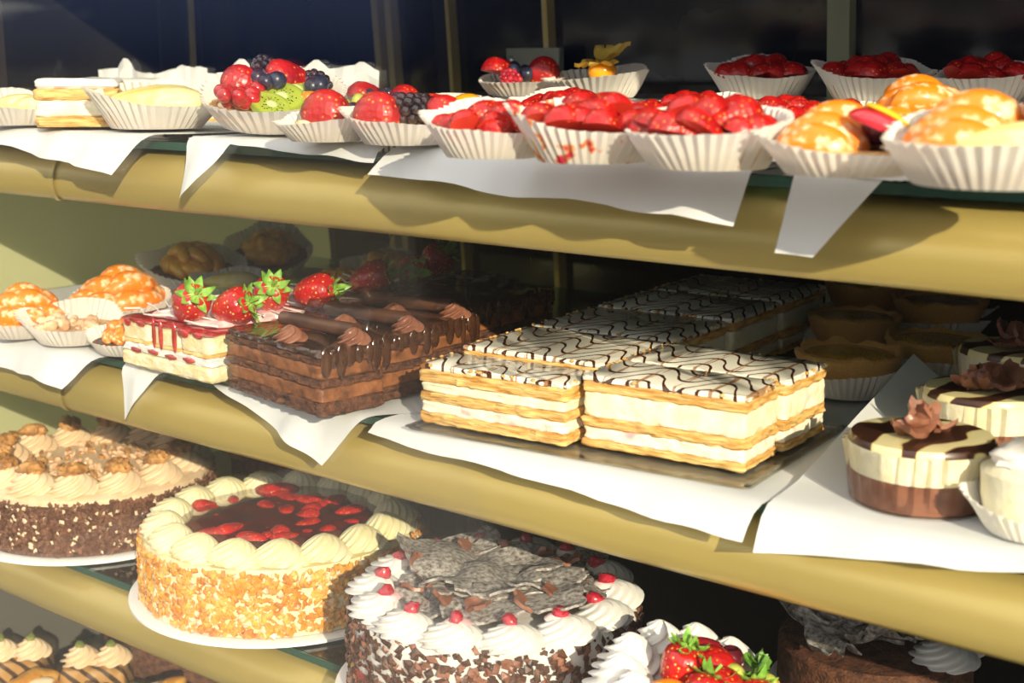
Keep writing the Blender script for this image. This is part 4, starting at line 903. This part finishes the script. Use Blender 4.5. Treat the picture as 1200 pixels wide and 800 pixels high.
# chocolate curl cake
KC = Vector((-.425, .255, ZB)); cake_board('white board under the shaded chocolate leaf cake', KC, .084)
t = thing('chocolate_leaf_cake', 'shaded cake topped with dusted dark chocolate leaves and cream rosettes', 'cake', KC + Vector((0, 0, .0055))); R = .078; H = .04
part('cake_body', lathe([(R, 0), (R, H - .004), (R - .004, H), (.01, H)], 56), chocsp, t)
LV = [G().add(flake_vf(.07, .036, 1.0, s, .002, 14, 8, .3)).mesh('chocolate_leaf', chocsug) for s in (31, 32, 33)]
rnd = random.Random(9)
for i in range(18):
    a = rnd.uniform(0, 6.3); d = R * .8 * math.sqrt(rnd.random()); inst('chocolate_leaf', LV[i % 3], t, (d * math.cos(a), d * math.sin(a), H + .014 + rnd.uniform(0, .012)), (rnd.uniform(-.7, .7), rnd.uniform(-.5, .5), rnd.uniform(0, 6.3)))
for i in range(5):
    a = -.1 + i * .5; inst('cream_rosette', SW_ROSE, t, (R * .78 * math.cos(a), R * .78 * math.sin(a), H - .001), (0, 0, a), .95)
    inst('cherry_piece', PIECE, t, (R * .74 * math.cos(a), R * .74 * math.sin(a), H + .020), (i, 0, 0), .9)

# ------------------------------------------------------------------ lowest shelf
Z4 = S4 + .001
def latt(label, P, rz, seed):
    t = thing('lattice_cream_slice', label, 'cake slice', P, rz, 'lattice chocolate slices')
    part('cake_body', slab(.075, .06, 0, .062, .001, seed, .004, .008), lattice, t)
    for x in (-.018, .018): s = inst('cream_swirl', SW_TAN, t, (x, 0, .061), (0, 0, seed), 1.0); part('pistachio', ell(.008, .006, .005, 10, 7, lambda p: p * (1 + .4 * nz3(p, 200, seed))), pist, s, (0, 0, .021))
latt('chocolate lattice slice with cream swirls and pistachio, beside golden pastry', Vector((-1.33, .12, Z4)), .75, 2)
latt('chocolate lattice slice half hidden behind the golden pastry pieces', Vector((-1.42, .07, Z4)), .75, 5)
def bun(label, P, sc, seed):
    t = thing('golden_pastry', label, 'pastry', P, seed, 'golden pastries on the lowest shelf')
    part('pastry_body', ell(.042, .032, .028, 22, 14, lambda p: p * (1 + .22 * nz3(p, 45, seed)) + Vector((0, 0, .027))), golden, t, sc=sc)
    part('pastry_fold', ell(.03, .012, .012, 16, 10, lambda p: p * (1 + .25 * nz3(p, 60, seed + 1))), golden, t, (0, 0, .05 * sc), (.2, .1, .6), sc); part('sugar_glaze', ell(.018, .008, .004, 12, 8), sprl, t, (.006, -.012, .052 * sc), (.3, 0, .3), sc)
for lab, u, v, sc, sd_ in (('golden brown pastry piled before the lattice slices', 38, 808, 1.1, 1), ('golden pastry lump at the foot of the lattice slice', 108, 818, 1, 2), ('small golden pastry ball beside the lattice slice', 152, 800, .7, 3), ('flat golden pastry with glaze next to the red jelly cake', 192, 808, .9, 4)):
    P = at(u, v, Z4 + .045); P.z = Z4; bun(lab, P, sc, sd_)
P = at(165, 765, Z4 + .06); P.z = Z4
t = thing('jelly_cake', 'dark round cake with red jelly topping low under the gold trim', 'cake', P + Vector((-.06, .11, 0))); part('cake_body', lathe([(.1, 0), (.1, .045), (.095, .05), (.01, .05)], 48), chocsp, t); part('red_jelly', lathe([(.09, .049), (.09, .06), (.08, .064), (.01, .065)], 48), jelly, t)
for i in range(6): inst('cream_swirl', SW_TAN, t, (.075 * math.cos(i), .075 * math.sin(i), .058), (0, 0, i), .8)
